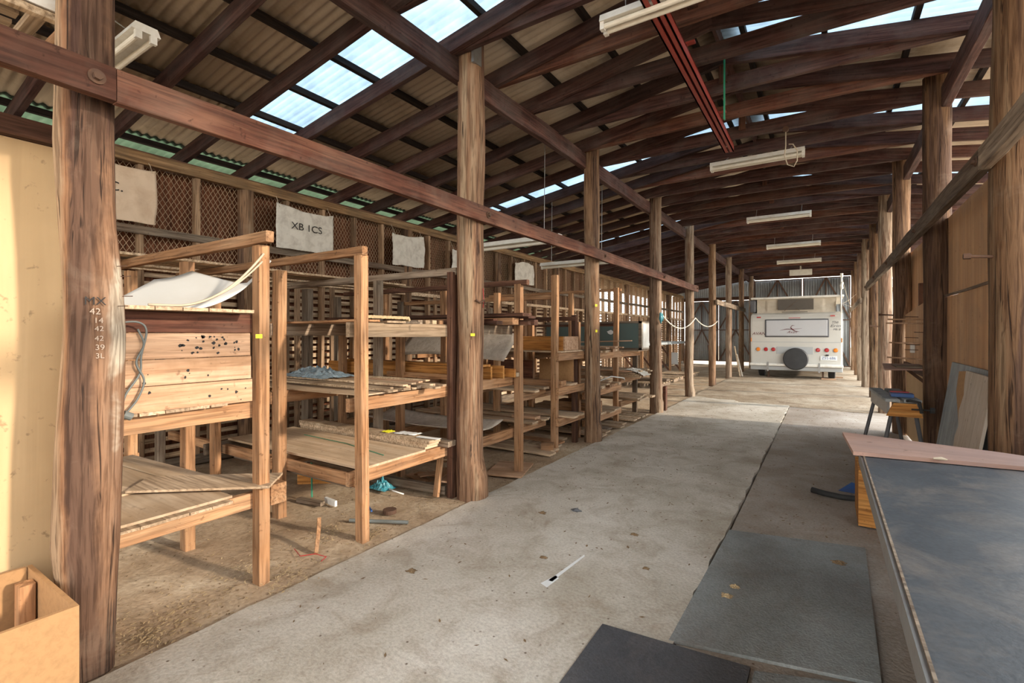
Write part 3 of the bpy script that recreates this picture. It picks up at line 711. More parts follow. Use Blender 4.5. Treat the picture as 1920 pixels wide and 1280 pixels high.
s = MB(); s.box((.2, -2.62, 0), (4.2, -2.6, 3.6)); s.build('plywood_panel', 'orangeply', wt)  # unseen wall behind the camera, added to darken the right foreground

# ------------------------------------------------------------ timber racks
ROWS = [-2.6, -3.42, -4.25, -5.05]
def post(parent, x, y, zt, mat='rack', w_=.075, d_=.06, z0=None):
    z0 = hdirt(x, y) - .02 if z0 is None else z0
    return beam('post', (x, y, z0), (x + R.uniform(-.006, .006), y + R.uniform(-.006, .006), zt), w_, d_, mat, parent, up=(0, 1, 0), seg=8)
def bearer(parent, x, y0, y1, z, h_=.09, w_=.04, mat='rack', name='bearer'):
    return beam(name, (x, y0, z - h_ / 2), (x, y1, z - h_ / 2), w_, h_, mat, parent)
def cross(parent, y, x0, x1, z, h_=.07, w_=.045, mat='rack'):
    return beam('cross_rail', (x0, y, z - h_ / 2), (x1, y, z - h_ / 2), w_, h_, mat, parent)

def rack(label, posts, bearers, crosses, loc):
    r = empty('timber_rack', (loc[0], loc[1], 0), label, 'rack', 'timber racks along the left wall')
    for p in posts: post(r, *p)
    for b_ in bearers: bearer(r, *b_)
    for c in crosses: cross(r, *c)
    return r
OFF = .052   # bearers are nailed to the inner side of the posts
# A: between the gnarled near post and its first frame
rA = rack('first timber rack, half hidden by the gnarled near log post',
     [(-2.6, 1.485, 1.83), (-3.39, 1.46, 1.80), (-4.2, 1.44, 1.80, 'rack'), (-5.05, 1.42, 1.80, 'rackgrey'),
      (-2.64, .80, 1.42, 'rack'), (-3.42, .84, 1.80, 'rack'), (-4.25, .84, 1.80, 'rackgrey'), (-5.05, .84, 1.80, 'rackgrey')],
     [(-2.6 - OFF - .005, .80, 1.50, .475, .085), (-3.39 - OFF, .80, 1.52, .475), (-4.2 - OFF, .8, 1.5, .475), (-5.0, .8, 1.45, .475, .09, .04, 'rackgrey'),
      (-2.6 - OFF - .005, .80, 1.52, .975, .085), (-3.39 - OFF, .8, 1.5, .965), (-4.2 - OFF, .8, 1.5, .965),
      (-2.6 - OFF - .005, .80, 1.52, 1.455, .10, .04, 'red'), (-3.39 - OFF, .8, 1.5, 1.455), (-4.2 - OFF, .8, 1.5, 1.455)],
     [(1.475, -5.1, -2.50, 1.90, .06), (.85, -5.1, -3.0, 1.86, .06, .045, 'rackgrey')], (-2.6, 1.485))
s = MB(); s.box((-.018, -.001, -.011), (.018, .001, .011), Matrix.Translation((-2.561, 1.45, 1.335)) @ Matrix.Rotation(PI / 2, 4, 'Z'))
o = s.build('sticker', 'yellow', rA); o['label'] = 'yellow sticker'
s = MB(); s.box((-.03, -.045, -.055), (.03, .045, .055), Matrix.Translation((-2.585, 1.56, .46))); s.build('end_block', 'rack', rA)
# B: 2.12 - 3.17
rB = rack('second timber rack, left of the notched log post, holding the big plywood sheet',
     [(-2.545, 2.13, 1.86), (-3.43, 2.10, 1.82, 'rack', .085, .07), (-4.25, 2.04, 1.8, 'rack'), (-5.05, 1.95, 1.8, 'rackgrey'),
      (-2.61, 3.12, 1.86, 'rackdark', .06, .08), (-3.42, 3.04, 1.83, 'rackgrey'), (-4.42, 3.0, 1.8, 'rackgrey', .11), (-5.05, 3.05, 1.8)],
     [(-2.6 - OFF, 2.1, 3.16, .425), (-3.43 - OFF, 2.05, 3.1, .425), (-4.3 - OFF, 2.0, 3.05, .425, .09, .04, 'rackgrey'),
      (-2.6 - OFF, 2.1, 3.10, .915), (-3.43 - OFF, 2.05, 3.1, .915), (-4.3 - OFF, 2.0, 3.05, .915),
      (-2.6 - OFF, 2.1, 3.13, 1.425, .10, .04, 'board'), (-3.43 - OFF, 2.05, 3.1, 1.425, .09, .04, 'rackgrey'), (-4.3 - OFF, 2.0, 3.05, 1.425)],
     [(2.115, -5.1, -2.50, 1.915, .055, .045), (2.155, -5.35, -2.57, .40, .075, .05), (3.14, -5.1, -2.57, 1.90, .06, .045, 'rackgrey')], (-2.55, 2.13))
s = MB(); s.cyl((-2.5, 2.1, 1.05), (-2.5, 2.1, 1.052), .001); 
# C: 3.25 - 3.99
rC = rack('third timber rack, right behind the notched log post, with orange cypress boards',
     [(-2.50, 3.99, 1.83), (-3.4, 3.94, 1.8), (-4.25, 3.89, 1.8), (-5.05, 3.85, 1.8, 'rackgrey'), (-2.66, 3.33, 1.5, 'rackdark', .05, .05), (-3.4, 3.3, 1.5), (-4.25, 3.3, 1.5)],
     [(-2.58, 3.30, 4.03, .425, .09), (-3.42 - OFF, 3.28, 4.0, .425), (-4.3 - OFF, 3.25, 3.95, .425),
      (-2.58, 3.30, 4.0, .935, .09), (-3.42 - OFF, 3.28, 4.0, .935), (-4.3 - OFF, 3.25, 3.95, .935),
      (-2.60, 3.30, 4.0, 1.425, .085, .04, 'rackgrey'), (-3.42 - OFF, 3.28, 4.0, 1.425), (-4.3 - OFF, 3.25, 3.95, 1.425)],
     [(4.0, -5.1, -2.40, 1.87, .05, .05, 'rackdark')], (-2.5, 3.99))
# D: 4.94 - 5.6
rD = rack('fourth timber rack, in front of the split-faced log post, with the wooden drawer on it',
     [(-2.61, 4.94, 2.02), (-3.4, 4.92, 1.85), (-4.25, 4.9, 1.9), (-5.05, 4.9, 1.8, 'rackgrey'), (-2.63, 5.52, 1.58, 'rackdark', .055, .08), (-3.4, 5.55, 1.85), (-4.25, 5.55, 1.85)],
     [(-2.6 - OFF + .1, 4.90, 5.58, 1.13, .09), (-3.42 - OFF, 4.5, 5.6, 1.13), (-4.3 - OFF, 4.5, 5.6, 1.13),
      (-2.6 - OFF + .1, 4.90, 5.6, .73, .09), (-2.72, 4.35, 4.90, .72, .09), (-3.42 - OFF, 4.5, 5.6, .73), (-4.3 - OFF, 4.5, 5.6, .73),
      (-2.6 - OFF + .1, 4.90, 5.6, .38, .09), (-2.72, 4.35, 4.90, .38, .09), (-3.42 - OFF, 4.5, 5.6, .38), (-4.3 - OFF, 4.5, 5.6, .38)],
     [(4.985, -5.1, -2.65, 1.80, .05, .045), (5.50, -5.1, -2.6, 1.56, .05, .045, 'rackdark')], (-2.61, 4.94))
# E: 5.75 - 7.1
rE = rack('fifth timber rack, just behind the split-faced log post, loaded with offcuts',
     [(-2.69, 7.1, 2.05), (-3.45, 7.1, 2.0), (-4.25, 7.1, 1.8), (-5.05, 7.1, 1.8, 'rackgrey'), (-2.75, 5.85, 1.5), (-3.45, 5.85, 1.5), (-4.25, 5.85, 1.5)],
     [(x, 5.8, 7.15, z, .09) for z in (1.08, .58, .22) for x in (-2.64, -3.50, -4.3)],
     [(7.14, -5.1, -2.62, 2.04, .04, .04), (7.14, -5.1, -2.7, 1.5, .04, .04, 'rackdark')], (-2.69, 7.1))
# F: 7.2 - 8.2
rF = rack('last timber rack, ending at the log post with the blue knot, carrying the glass-fronted case',
     [(-2.72, 8.08, 1.08, 'rackgrey', .08, .05), (-3.5, 8.08, 1.08), (-4.3, 8.08, 1.08), (-5.0, 8.0, 1.8, 'rackgrey'), (-3.5, 7.3, 1.08), (-4.3, 7.3, 1.08)],
     [(x, 7.18, 8.12, z, .08) for z in (1.06, .66, .30) for x in (-2.66, -3.45, -4.25)],
     [(8.12, -5.1, -2.7, 1.00, .06, .04, 'rackgrey')], (-2.72, 8.08))

# ------------------------------------------------------------ things on the racks
COLN = {'plank': 'pinkish', 'board': 'dusty brown', 'ply': 'pale plywood', 'cypress': 'orange', 'rack': 'reddish', 'rackgrey': 'weathered grey', 'red': 'dark red', 'slat': 'greyish', 'rackdark': 'near-black'}
def bd(x0, x1, y, wd, z, t, mat, label, cat='board', group=None, yaw=0.0, name='board', tilt=0.0, warp=0.0):
    """a board lying across the bearers, long axis along x"""
    Mx = Matrix.Translation(((x0 + x1) / 2, y, z + t / 2)) @ Matrix.Rotation(yaw, 4, 'Z') @ Matrix.Rotation(tilt, 4, 'Y')
    L_ = abs(x1 - x0); s = MB(); n_ = 8 if warp else 3
    for i in range(n_ + 1):
        u = -L_ / 2 + L_ * i / n_; zz = warp * (2 * u / L_) ** 2
        je = .004 * R.uniform(-1, 1) if i in (0, n_) else 0
        for a, b_ in ((-wd / 2, -t / 2), (wd / 2, -t / 2), (wd / 2, t / 2), (-wd / 2, t / 2)): s.v.append(Mx @ V((u + je, a, b_ + zz)))
    for i in range(n_):
        for j in range(4):
            a = i * 4 + j; b_ = i * 4 + (j + 1) % 4; s.f.append((a, b_, b_ + 4, a + 4)); s.mi.append(0)
    s.f += [(3, 2, 1, 0), tuple(n_ * 4 + j for j in range(4))]; s.mi += [0, 0]
    return tag(s.build(name, mat, None, Mx), label, cat, group)

def layer(where, xf, xb, y0, y1, z, mats, tr=(.012, .025), wr_=(.07, .14), gap=.006, over=.06, skip=.1, group=None, lev=''):
    """boards lying side by side; label counts them from the near end"""
    y = y0; k = 0
    while y < y1 - .05:
        wd = min(R.uniform(*wr_), y1 - y); mat = R.choice(mats); t = R.uniform(*tr)
        if R.random() > skip:
            bd(xb + R.uniform(-.1, .3), xf + R.uniform(-.02, over), y + wd / 2, wd - gap, z + .0015, t, mat,
               '%s board %s, %s from the near end' % (COLN[mat], where, ORD[k]), group=group or ('boards ' + where), yaw=R.uniform(-.004, .004))
            k += 1
        y += wd
    return k

# rack A -------------------------------------------------------
for k in range(5):
    bd(-4.3, -2.50, .86 + k * .112 + .03, .108, 1.456, .016, 'board', 'thin dusty board on the top shelf of the first rack, %s from the gnarled post' % ORD[k], group='boards on the top shelf of the first rack')
s = MB()   # bent white laminate sheet
def lam(u, v_):
    y = .80 + .80 * u
    z = 1.478 + (0 if y < 1.12 else .30 * ((y - 1.12) / .48) ** 1.9)
    wm = max(.02, min(.06 + max(0, y - .86) * 1.15, .40, .40 - (y - 1.34) * 3.6))
    return (-2.665 - v_ * wm, y if y < 1.41 else 1.41 + (y - 1.41) * .9, z - .012 + .44 * v_ * wm)
s.grid(lam, 34, 8); tag(s.build('laminate_sheet', 'laminate', smooth=True, solid=.004), 'white laminate sheet bowed upward on the top shelf of the first rack', 'sheet')
s = MB(); s.tube([(-2.585 + .036 * min(1, t * 1.6), .95 + .52 * t, 1.482 + .30 * max(0, (t - .2) / .8) ** 1.9) for t in [i / 16 for i in range(17)]], .006, 6)
s.tube([(-2.58 + .034 * min(1, t * 1.6), 1.05 + .41 * t, 1.488 + .26 * max(0, (t) / 1) ** 1.8 - .01) for t in [i / 16 for i in range(17)]], .005, 6)
tag(s.build('edging_strip', 'cream', smooth=True), 'cream edging strip curving up from the bowed white sheet to the first frame top', 'strip')
for k in range(3):
    o = beam('plank', (-2.60 - .01, .76, 1.045 + k * .124), (-2.60 - .01 - .0, 1.435 - .006 * k, 1.045 + k * .124), .022, .119, 'plank', label='broad pinkish plank standing on edge behind the first frame, %s of three' % ['bottom', 'middle', 'top'][k], cat='plank', group='planks on edge in the first rack', wob=.0015, up=(0, 0, 1))
    s = MB()
    for q in range([7, 6, 34][k]):
        y = R.uniform(1.08, 1.40) if k == 2 else R.uniform(.9, 1.4); z = 1.045 + k * .124 + R.uniform(-.045, .045)
        a = .010 * R.uniform(.35, 1); pts = [(-2.5982, y + a * math.cos(j * 1.05) * R.uniform(.5, 1.3), z + a * math.sin(j * 1.05) * R.uniform(.5, 1.3)) for j in range(6)]
        s.add(pts, [tuple(range(6))])
    o2 = s.build('borer_hole', 'charcoal', o); o2['kind'] = 'stuff'
s = MB(); s.tube(sm([(-2.585, .76, 1.36), (-2.58, .84, 1.395), (-2.575, .91, 1.40), (-2.575, .94, 1.36), (-2.575, .92, 1.25), (-2.577, .915, 1.17), (-2.57, .86, 1.08), (-2.57, .845, 1.0), (-2.57, .84, .985)]), .0045, 8)
s.tube(sm([(-2.583, .91, 1.37), (-2.575, .93, 1.30), (-2.572, .90, 1.22), (-2.572, .93, 1.14), (-2.57, .905, 1.06), (-2.565, .86, 1.0)]), .0045, 8)
o = s.build('electric_cable', 'greycable', smooth=True); tag(o, 'grey electric cable looped over the broad pinkish planks in the first rack', 'cord')
s = MB(); s.cyl((-2.55, .845, 1.0), (-2.55, .875, .985), .017, 12); s.build('plug', 'greycable', o)
for k, (x1, y, wd) in enumerate([(-2.585, .86, .10), (-2.58, .965, .10), (-2.585, 1.07, .10), (-2.59, 1.17, .09), (-2.592, 1.265, .08)]):
    bd(-2.98, x1, y, wd, .977, .014, 'board', 'short dusty shelf board beneath the standing planks, %s from the gnarled post' % ORD[k], group='short shelf boards under the standing planks')
bd(-4.0, -2.66, 1.0, .42, .992, .008, 'ply', 'thin plywood offcut lying behind the standing planks', 'sheet')
for k in range(5):
    bd(-3.5, -2.555, .86 + k * .10, .098, .477, .013, 'board', 'narrow board under the plywood on the first rack, %s from the gnarled post' % ORD[k], group='bottom boards of the first rack')
bd(-4.2, -2.60, 1.07, .52, .492, .012, 'ply', 'large dusty plywood sheet on the bottom shelf of the first rack', 'sheet', yaw=.0)
bd(-4.0, -3.0, 1.33, .15, .506, .010, 'ply', 'narrow plywood strip on top of the large bottom-shelf sheet', 'sheet', yaw=.05)
s = MB(); s.poly([(-3.05, 1.02), (-2.50, 1.47), (-2.68, 1.66), (-3.25, 1.2)], 0, .012)
mm = Matrix.Translation((0, 0, .52)); s.v = [mm @ (q + V((0, 0, .0))) for q in s.v]
tag(s.build('board', 'board'), 'loose board laid askew, sticking past the first frame at knee height', 'board')
bd(-3.7, -3.05, .95, .2, .506, .009, 'ply', 'small plywood square on the bottom shelf of the first rack near the gnarled post', 'sheet', yaw=.12)

# rack B -------------------------------------------------------
bd(-4.35, -2.62, 2.50, .62, .427, .016, 'ply', 'big plywood sheet on the bottom shelf of the second rack', 'sheet', warp=.0)
for k in range(3):
    bd(-4.3, -2.66 + .03 * k, 2.92 - .012 * k, .15 - .01 * k, .430 + .026 * k, .024, 'slat', 'long grey board stacked at the back of the big plywood sheet, %s' % ['bottom of three', 'middle of three', 'topmost'][k], group='three stacked grey boards')
bd(-2.78, -2.57, 2.90, .05, .512, .003, 'paper', 'crumpled white label stuck on the end of the stacked grey boards', 'label', yaw=.1)
s = MB(); s.grid(lambda u, v_: (-3.05 + .22 * u, 2.87 + .1 * v_ + .03 * u, .513 + .012 * abs(noise.noise(V((u * 5, v_ * 4, 2))))), 10, 8)
tag(s.build('leaflet', 'paper', smooth=True, solid=.001), 'crumpled white and green leaflet on the stacked grey boards', 'paper')
s = MB(); s.grid(lambda u, v_: (-3.18 + .09 * u, 2.86 + .08 * v_, .513 + .012 * abs(noise.noise(V((u * 5, v_ * 4, 7))))), 8, 8)
tag(s.build('leaflet', 'yellow', smooth=True, solid=.001), 'small yellow-green scrap on the stacked grey boards', 'paper')
s = MB(); s.tube([(-3.9, 2.62, .448), (-3.3, 2.60, .447), (-2.75, 2.50, .447)], .003, 6); tag(s.build('twine', 'green'), 'green twine lying along the big plywood sheet', 'twine')
for k in range(3): bd(-2.72, -2.56, 3.02 + .035 * k, .033, .427, .045, 'rackgrey', 'grey end block at the corner of the second rack, %s from the plywood' % ORD[k], 'block', 'end blocks')
for k in range(4): bd(-4.2, -2.7 - .05 * k, 2.18 + .13 * k, .035, .30, .02, 'rackgrey', 'dark slat slung under the big plywood sheet, %s from the near side' % ORD[k], 'slat', 'slats under the plywood sheet')
# warped plywood + battens on the middle shelf
bd(-4.3, -2.60, 2.42, .44, .917, .010, 'ply', 'bowed reddish plywood sheet on the middle shelf of the second rack', 'sheet', warp=.012)
yy = 2.36
for k in range(9):
    wd = R.choice([.03, .045, .06]); mt = ['slat', 'board', 'slat', 'plank', 'board', 'rackgrey', 'slat', 'board', 'slat'][k]
    bd(-4.4 + R.uniform(-.1, .4), -2.50 - R.uniform(0, .12) + (.04 if k in (6, 8) else 0), yy + wd / 2, wd, .944 if k < 4 else .93, .014 + .008 * (k % 2), mt, '%s batten on the middle shelf of rack two, %s from the near side' % (COLN[mt], ORD[k]), 'batten', 'battens on the middle shelf', yaw=R.uniform(-.01, .01))
    yy += wd + .022
for k in range(4):
    bd(-4.2, -2.55 - .04 * k, 2.50 + .12 * k, .05, .968, .012, ['slat', 'board', 'plank', 'slat'][k], 'upper batten lying on rack two over other battens, %s from the near side' % ORD[k], 'batten', 'upper battens', yaw=.035)
s = MB()
def bagf(u, v_):
    x = -4.0 + .62 * u; y = 2.42 + .36 * v_
    e = math.sin(PI * u) * math.sin(PI * v_)
    return (x, y, .985 + .085 * e * (.5 + abs(noise.fractal(V((u * 6, v_ * 5, 3)), 1, 2, 4))) + .02 * abs(noise.noise(V((u * 20, v_ * 16, 1)))))
s.grid(bagf, 44, 30); tag(s.build('plastic_bag', 'blueplastic', solid=.001), 'crumpled pale blue plastic bag on the middle shelf of the second rack', 'bag')
# top shelf of B
bd(-4.3, -2.64, 2.27, .20, 1.427, .014, 'rack', 'reddish board on the upper shelf of the second rack, nearest the first frame', 'board', warp=.006)
bd(-4.3, -2.60, 2.49, .18, 1.427, .014, 'board', 'dusty board on the upper shelf of the second rack, middle one', 'board')
bd(-4.2, -2.66, 2.70, .18, 1.427, .016, 'rackgrey', 'weathered grey board on the upper shelf of the second rack', 'board')
s = MB(); s.grid(lambda u, v_: (-2.62 - .10 * v_, 2.22 + .42 * u, 1.444 + .022 * (1 if .02 < u < .98 else 0) + .006 * noise.noise(V((u * 30, v_ * 9, 3)))), 40, 6)
tag(s.build('bark_slab', 'straw', solid=.02), 'rough-edged pale wood slab on the upper shelf beam of the second rack', 'offcut')
for k in range(4): bd(-4.6, -2.72 + .02 * k, 2.86 + .06 * k, .05, 1.427, .03, ['rackgrey', 'board', 'slat', 'rack'][k], 'stick on the upper shelf beside the dark frame post, %s from the near side' % ORD[k], 'batten', 'sticks on the upper shelf')
# long pale boards lying over the frame tops near the wall
for k, (x, za) in enumerate([(-4.62, 1.92), (-4.45, 1.92), (-4.30, 1.92), (-4.52, 1.945), (-4.95, 1.92)]):
    a, b_ = [(.2, 4.3), (.4, 4.5), (.9, 4.2), (.6, 3.9), (.3, 4.1)][k]
    beam('long_board', (x, a, za + .01), (x, b_, za + .012), .13 if k != 3 else .09, .02, ['slat', 'board', 'slat', 'white', 'slat'][k], label='long %s laid over the tops of the rack frames, %s from the wall' % (['pale board', 'dusty board', 'greyish board', 'white-painted board', 'grey board'][k], ORD[[1, 3, 4, 2, 0][k]]), cat='board', group='long boards over the frames', seg=12)

# rack C -------------------------------------------------------
for k in range(4):
    z0 = .937 + .0
    bd(-4.6, -2.50 + .03 * k - .04, 3.40 + .15 * k, .024, .937, .115 if k < 3 else .08, 'cypress', 'orange board on edge on the third rack, %s from the near side' % ORD[k], 'board', 'orange boards on edge')
bd(-4.4, -2.52, 3.48, .12, 1.054, .02, 'cypress', 'orange board lying flat across the boards on edge', 'board')
bd(-3.6, -2.56, 3.33, .035, .937, .045, 'rack', 'short reddish batten at the foot of the orange boards', 'batten')
bd(-4.3, -2.47, 3.92, .05, .937, .04, 'slat', 'pale batten at the far edge of the orange boards', 'batten')
s = MB(); s.grid(lambda u, v_: (-4.1 + 1.5 * u, 3.35 + .52 * v_, .44 + .05 * (2 * v_ - 1) ** 2 + .03 * (2 * u - 1) ** 2), 20, 12)
tag(s.build('hardboard_sheet', 'beige', smooth=True, solid=.004), 'sagging beige hardboard sheet on the bottom shelf of the third rack', 'sheet')
for k in range(6):
    wd = [.09, .06, .10, .05, .08, .07][k]; mt = ['rackdark', 'red', 'rack', 'rackdark', 'slat', 'red'][k]
    bd(-4.8 + .1 * k, [-2.30, -2.42, -2.28, -2.2, -2.34, -2.25][k], 3.37 + k * .105, wd, 1.427, [.03, .05, .06, .03, .025, .05][k], mt, '%s beam end jutting past the notched log post, %s from its near side' % (COLN[mt], ORD[k]), 'board', 'beam ends past the notched post')
bd(-4.8, -2.2, 3.62, .16, 1.50, .03, 'rackdark', 'dark board lying on top of the beam ends past the notched post', 'board', yaw=.02)
bd(-4.4, -2.27, 3.88, .12, 1.49, .022, 'red', 'dark red board on top of the beam ends, far side', 'board', yaw=-.02)
s = MB(); s.grid(lambda u, v_: (-4.3 + 1.55 * u, 4.10 + .30 * v_, 1.09 + .28 * v_ + .03 * math.sin(u * 4)), 20, 8)
tag(s.build('hardboard_sheet', 'beige', smooth=True, solid=.005), 'wide beige sheet leaning behind the third rack', 'sheet')

# rack D -------------------------------------------------------
def drawer(x0, x1, y0, y1, z, h_, label, t=.018):
    d = empty('drawer', ((x0 + x1) / 2, (y0 + y1) / 2, z), label, 'drawer', 'loose wooden drawers')
    for nm, a, b_, mt in (('side', (x0, y0, z), (x1 - t, y0 + t, z + h_), 'cypress'), ('side', (x0, y1 - t, z), (x1 - t, y1, z + h_), 'cypress'),
                      ('front', (x1 - t, y0, z), (x1, y1, z + h_), 'plank'), ('back', (x0, y0 + t, z), (x0 + t, y1 - t, z + h_), 'cypress'), ('base', (x0 + t, y0 + t, z + .004), (x1 - t, y1 - t, z + .01), 'ply')):
        s = MB(); s.box(a, b_); s.build(nm, mt, d)
    return d
bd(-3.6, -2.52, 5.22, .58, 1.132, .014, 'board', 'dusty shelf board under the wooden drawer', 'board')
drawer(-3.15, -2.55, 5.08, 5.46, 1.149, .165, 'wooden drawer with orange sides and pink end on the fourth rack')
bd(-3.9, -2.56, 5.08, .13, .732, .065, 'rack', 'thick reddish beam on the middle shelf of the fourth rack, near side', 'board')
bd(-4.1, -2.53, 5.28, .20, .732, .02, 'board', 'flat dusty board on the middle shelf of the fourth rack', 'board')
s = MB(); s.box((-3.1, 5.45, .755), (-2.62, 5.47, 1.03)); tag(s.build('chipboard_panel', 'chip'), 'brown chipboard panel standing on the middle shelf of the fourth rack', 'panel')
s = MB(); s.box((-3.9, 5.44, .735), (-3.2, 5.46, 1.0)); tag(s.build('cabinet_side', 'red'), 'dark red panel standing at the back of the fourth rack', 'panel')
layer('on the middle stub shelf before rack four', -2.62, -4.2, 4.42, 4.86, .722, ['board', 'plank', 'slat'], group='boards on the stub shelf')
layer('on the low stub shelf before rack four', -2.62, -4.2, 4.42, 4.86, .382, ['ply', 'rack', 'board'], group='boards on the low stub shelf')
layer('on the low shelf of the fourth rack', -2.45, -4.2, 4.99, 5.50, .382, ['board', 'ply', 'rackgrey'])
bd(-2.95, -2.65, 4.62, .12, .41, .03, 'plank', 'short pale block on the low stub shelf', 'block')
for k in range(5): bd(-4.1, -2.5 - .05 * k, 4.7 + .17 * k, .14, hdirt(-3, 4.7) + .03 + .004 * k, .02, ['board', 'ply', 'slat', 'rack', 'board'][k], '%s board lying on the ground under the fourth rack, %s from the near side' % (COLN[['board', 'ply', 'slat', 'rack', 'board'][k]], ORD[k]), 'board', 'ground boards under the fourth rack')
# rack E -------------------------------------------------------
layer('on the upper shelf of the fifth rack', -2.62, -4.2, 5.92, 7.05, 1.082, ['slat', 'board', 'plank', 'ply'], tr=(.02, .05))
for k in range(7):
    mt = ['plank', 'slat', 'board', 'plank', 'ply', 'slat', 'plank'][k]
    bd(-3.9 + .1 * k, -2.5 - .03 * (k % 3), 6.25 + .11 * k, .07, 1.135, .018 + .01 * (k % 2), mt, '%s offcut piled high on the fifth rack, %s from the near side' % (COLN[mt], ORD[k]), 'offcut', 'piled offcuts', yaw=R.uniform(-.05, .05))
o = beam('stick', (-3.4, 6.7, 1.21), (-2.35, 6.85, 1.245), .03, .014, 'plank', label='curved pale stick jutting from the pile over the fifth rack', cat='stick')
layer('on the middle shelf of the fifth rack', -2.6, -4.2, 5.92, 7.05, .582, ['board', 'plank', 'ply', 'rack'], tr=(.02, .04))
s = MB(); s.box((-2.66, 5.96, .63), (-2.64, 6.28, 1.0), Matrix.Identity(4)); tag(s.build('white_panel', 'laminate'), 'bright white board standing on the middle shelf right of the split-faced log post', 'panel')
for k in range(4): bd(-3.9, -2.56 - .05 * k, 6.45 + .16 * k, .13, .626, .018, ['board', 'rack', 'slat', 'ply'][k], '%s upper board on the middle shelf of rack five, %s past the white board' % (COLN[['board', 'rack', 'slat', 'ply'][k]], ORD[k]), 'board', 'upper middle boards of the fifth rack', yaw=.03)
layer('on the low shelf of the fifth rack', -2.6, -4.1, 5.92, 7.05, .222, ['ply', 'board', 'plank'], wr_=(.15, .3))
bd(-3.2, -2.62, 6.2, .35, .25, .16, 'rack', 'reddish wooden box on the low shelf of the fifth rack', 'box', name='wooden_box')
for k in range(5): bd(-3.9, -2.42 - .05 * (k % 3), 6.0 + .22 * k, .17, hdirt(-3, 6) + .03 + .003 * k, .02, ['board', 'slat', 'rackgrey', 'board', 'slat'][k], '%s plank on the ground under the fifth rack, %s from the near side' % (COLN[['board', 'slat', 'rackgrey', 'board', 'slat'][k]], ORD[k]), 'board', 'ground planks under the fifth rack', yaw=R.uniform(-.05, .05))
# rack F -------------------------------------------------------
bd(-4.4, -2.5, 7.85, .5, 1.062, .016, 'board', 'shelf board under the glass-fronted case', 'board')
g = empty('display_case', (-3.35, 7.85, 1.08), 'long grey glass-fronted case with a white splash on the glass, on the last rack', 'case')
x0, x1, y0, y1, z0, z1 = -4.25, -2.47, 7.68, 8.06, 1.08, 1.55
for nm, a, b_, mt in (('top', (x0, y0, z1 - .02), (x1, y1, z1), 'rackgrey'), ('base', (x0, y0, z0), (x1, y1, z0 + .02), 'rackgrey'), ('back', (x0, y1 - .01, z0 + .02), (x1, y1, z1 - .02), 'bluegrey'),
                  ('end', (x0, y0, z0 + .02), (x0 + .02, y1 - .01, z1 - .02), 'rackgrey'), ('end', (x1 - .02, y0, z0 + .02), (x1, y1 - .01, z1 - .02), 'beige')):
    s = MB(); s.box(a, b_); s.build(nm, mt, g)
s = MB()
for a, b_ in (((x0, y0 - .018, z0), (x1, y0, z0 + .035)), ((x0, y0 - .018, z1 - .035), (x1, y0, z1)), ((x0, y0 - .018, z0), (x0 + .035, y0, z1)), ((x1 - .05, y0 - .018, z0), (x1, y0, z1)), ((-3.4, y0 - .018, z0), (-3.36, y0, z1))): s.box(a, b_)
s.build('door_frame', 'rackgrey', g)
s = MB(); s.box((x1 - .0, y0 + .03, z0 + .04), (x1 + .012, y1 - .04, z1 - .04)); s.build('end_panel', 'white', g)
s = MB(); s.box((x0 + .035, y0 - .012, z0 + .035), (x1 - .05, y0 - .006, z1 - .035)); gl = s.build('glass', 'glass', g)
s = MB(); s.add([(-2.99 + .075 * math.cos(a) * (1 + .25 * math.sin(3 * a + 1)), y0 - .014, 1.37 + .03 * math.sin(a) * (1 + .3 * math.cos(4 * a))) for a in [2 * PI * j / 24 for j in range(24)]], [tuple(range(24))]); s.build('paint_splash', 'paper', gl)
layer('on the middle shelf of the last rack', -2.45, -4.1, 7.35, 8.03, .662, ['board', 'plank', 'ply', 'slat'], tr=(.02, .035))
for j in range(3):
    for k in range(6): bd(-3.9, -2.40 - .05 * ((k + j) % 3), 7.34 + .12 * k, .11, .70 + .026 * j, .018, ['slat', 'board', 'plank', 'board', 'slat', 'ply'][(k + j) % 6], '%s offcut in the pile by the blue-knotted post, %s layer, %s along' % (COLN[['slat', 'board', 'plank', 'board', 'slat', 'ply'][(k + j) % 6]], ['bottom', 'middle', 'top'][j], ORD[k]), 'offcut', 'messy pile by the blue-knotted post', yaw=R.uniform(-.03, .03))
layer('on the low shelf of the last rack', -2.4, -4.0, 7.35, 8.03, .302, ['ply', 'slat'], wr_=(.2, .4), tr=(.02, .03))
for k in range(3): bd(-3.9, -2.4 - .04 * k, 7.4 + .22 * k, .2, .338, .018, ['ply', 'slat', 'board'][k], '%s sheet on top of the low shelf by the blue-knotted post, %s' % (COLN[['ply', 'slat', 'board'][k]], ORD[k]), 'sheet', 'upper low sheets', yaw=-.05 + .04 * k)
for k in range(4): bd(-3.6, -2.45, 7.3 + .2 * k, .15, hdirt(-3, 7) + .02, .02, 'slat', 'greyish plank on the ground under the last rack, %s from the near side' % ORD[k], 'board', 'ground planks under the last rack')
s = MB(); s.tube([(-2.7, 6.35, .66), (-2.55, 6.55, .74), (-2.45, 6.8, .70), (-2.5, 6.95, .66)], .008, 6); tag(s.build('plastic_strip', 'paper', smooth=True), 'white plastic strip curling off the middle shelf of the fifth rack', 'strip')
s = MB(); s.grid(lambda u, v_: (-2.62 + .30 * u, 7.3 + .35 * v_, .785 - .09 * u * u + .03 * abs(noise.noise(V((u * 8, v_ * 7, 1))))), 24, 18); tag(s.build('cloth_scrap', 'canvas'), 'ragged cloth scrap drooping from the messy pile', 'cloth')

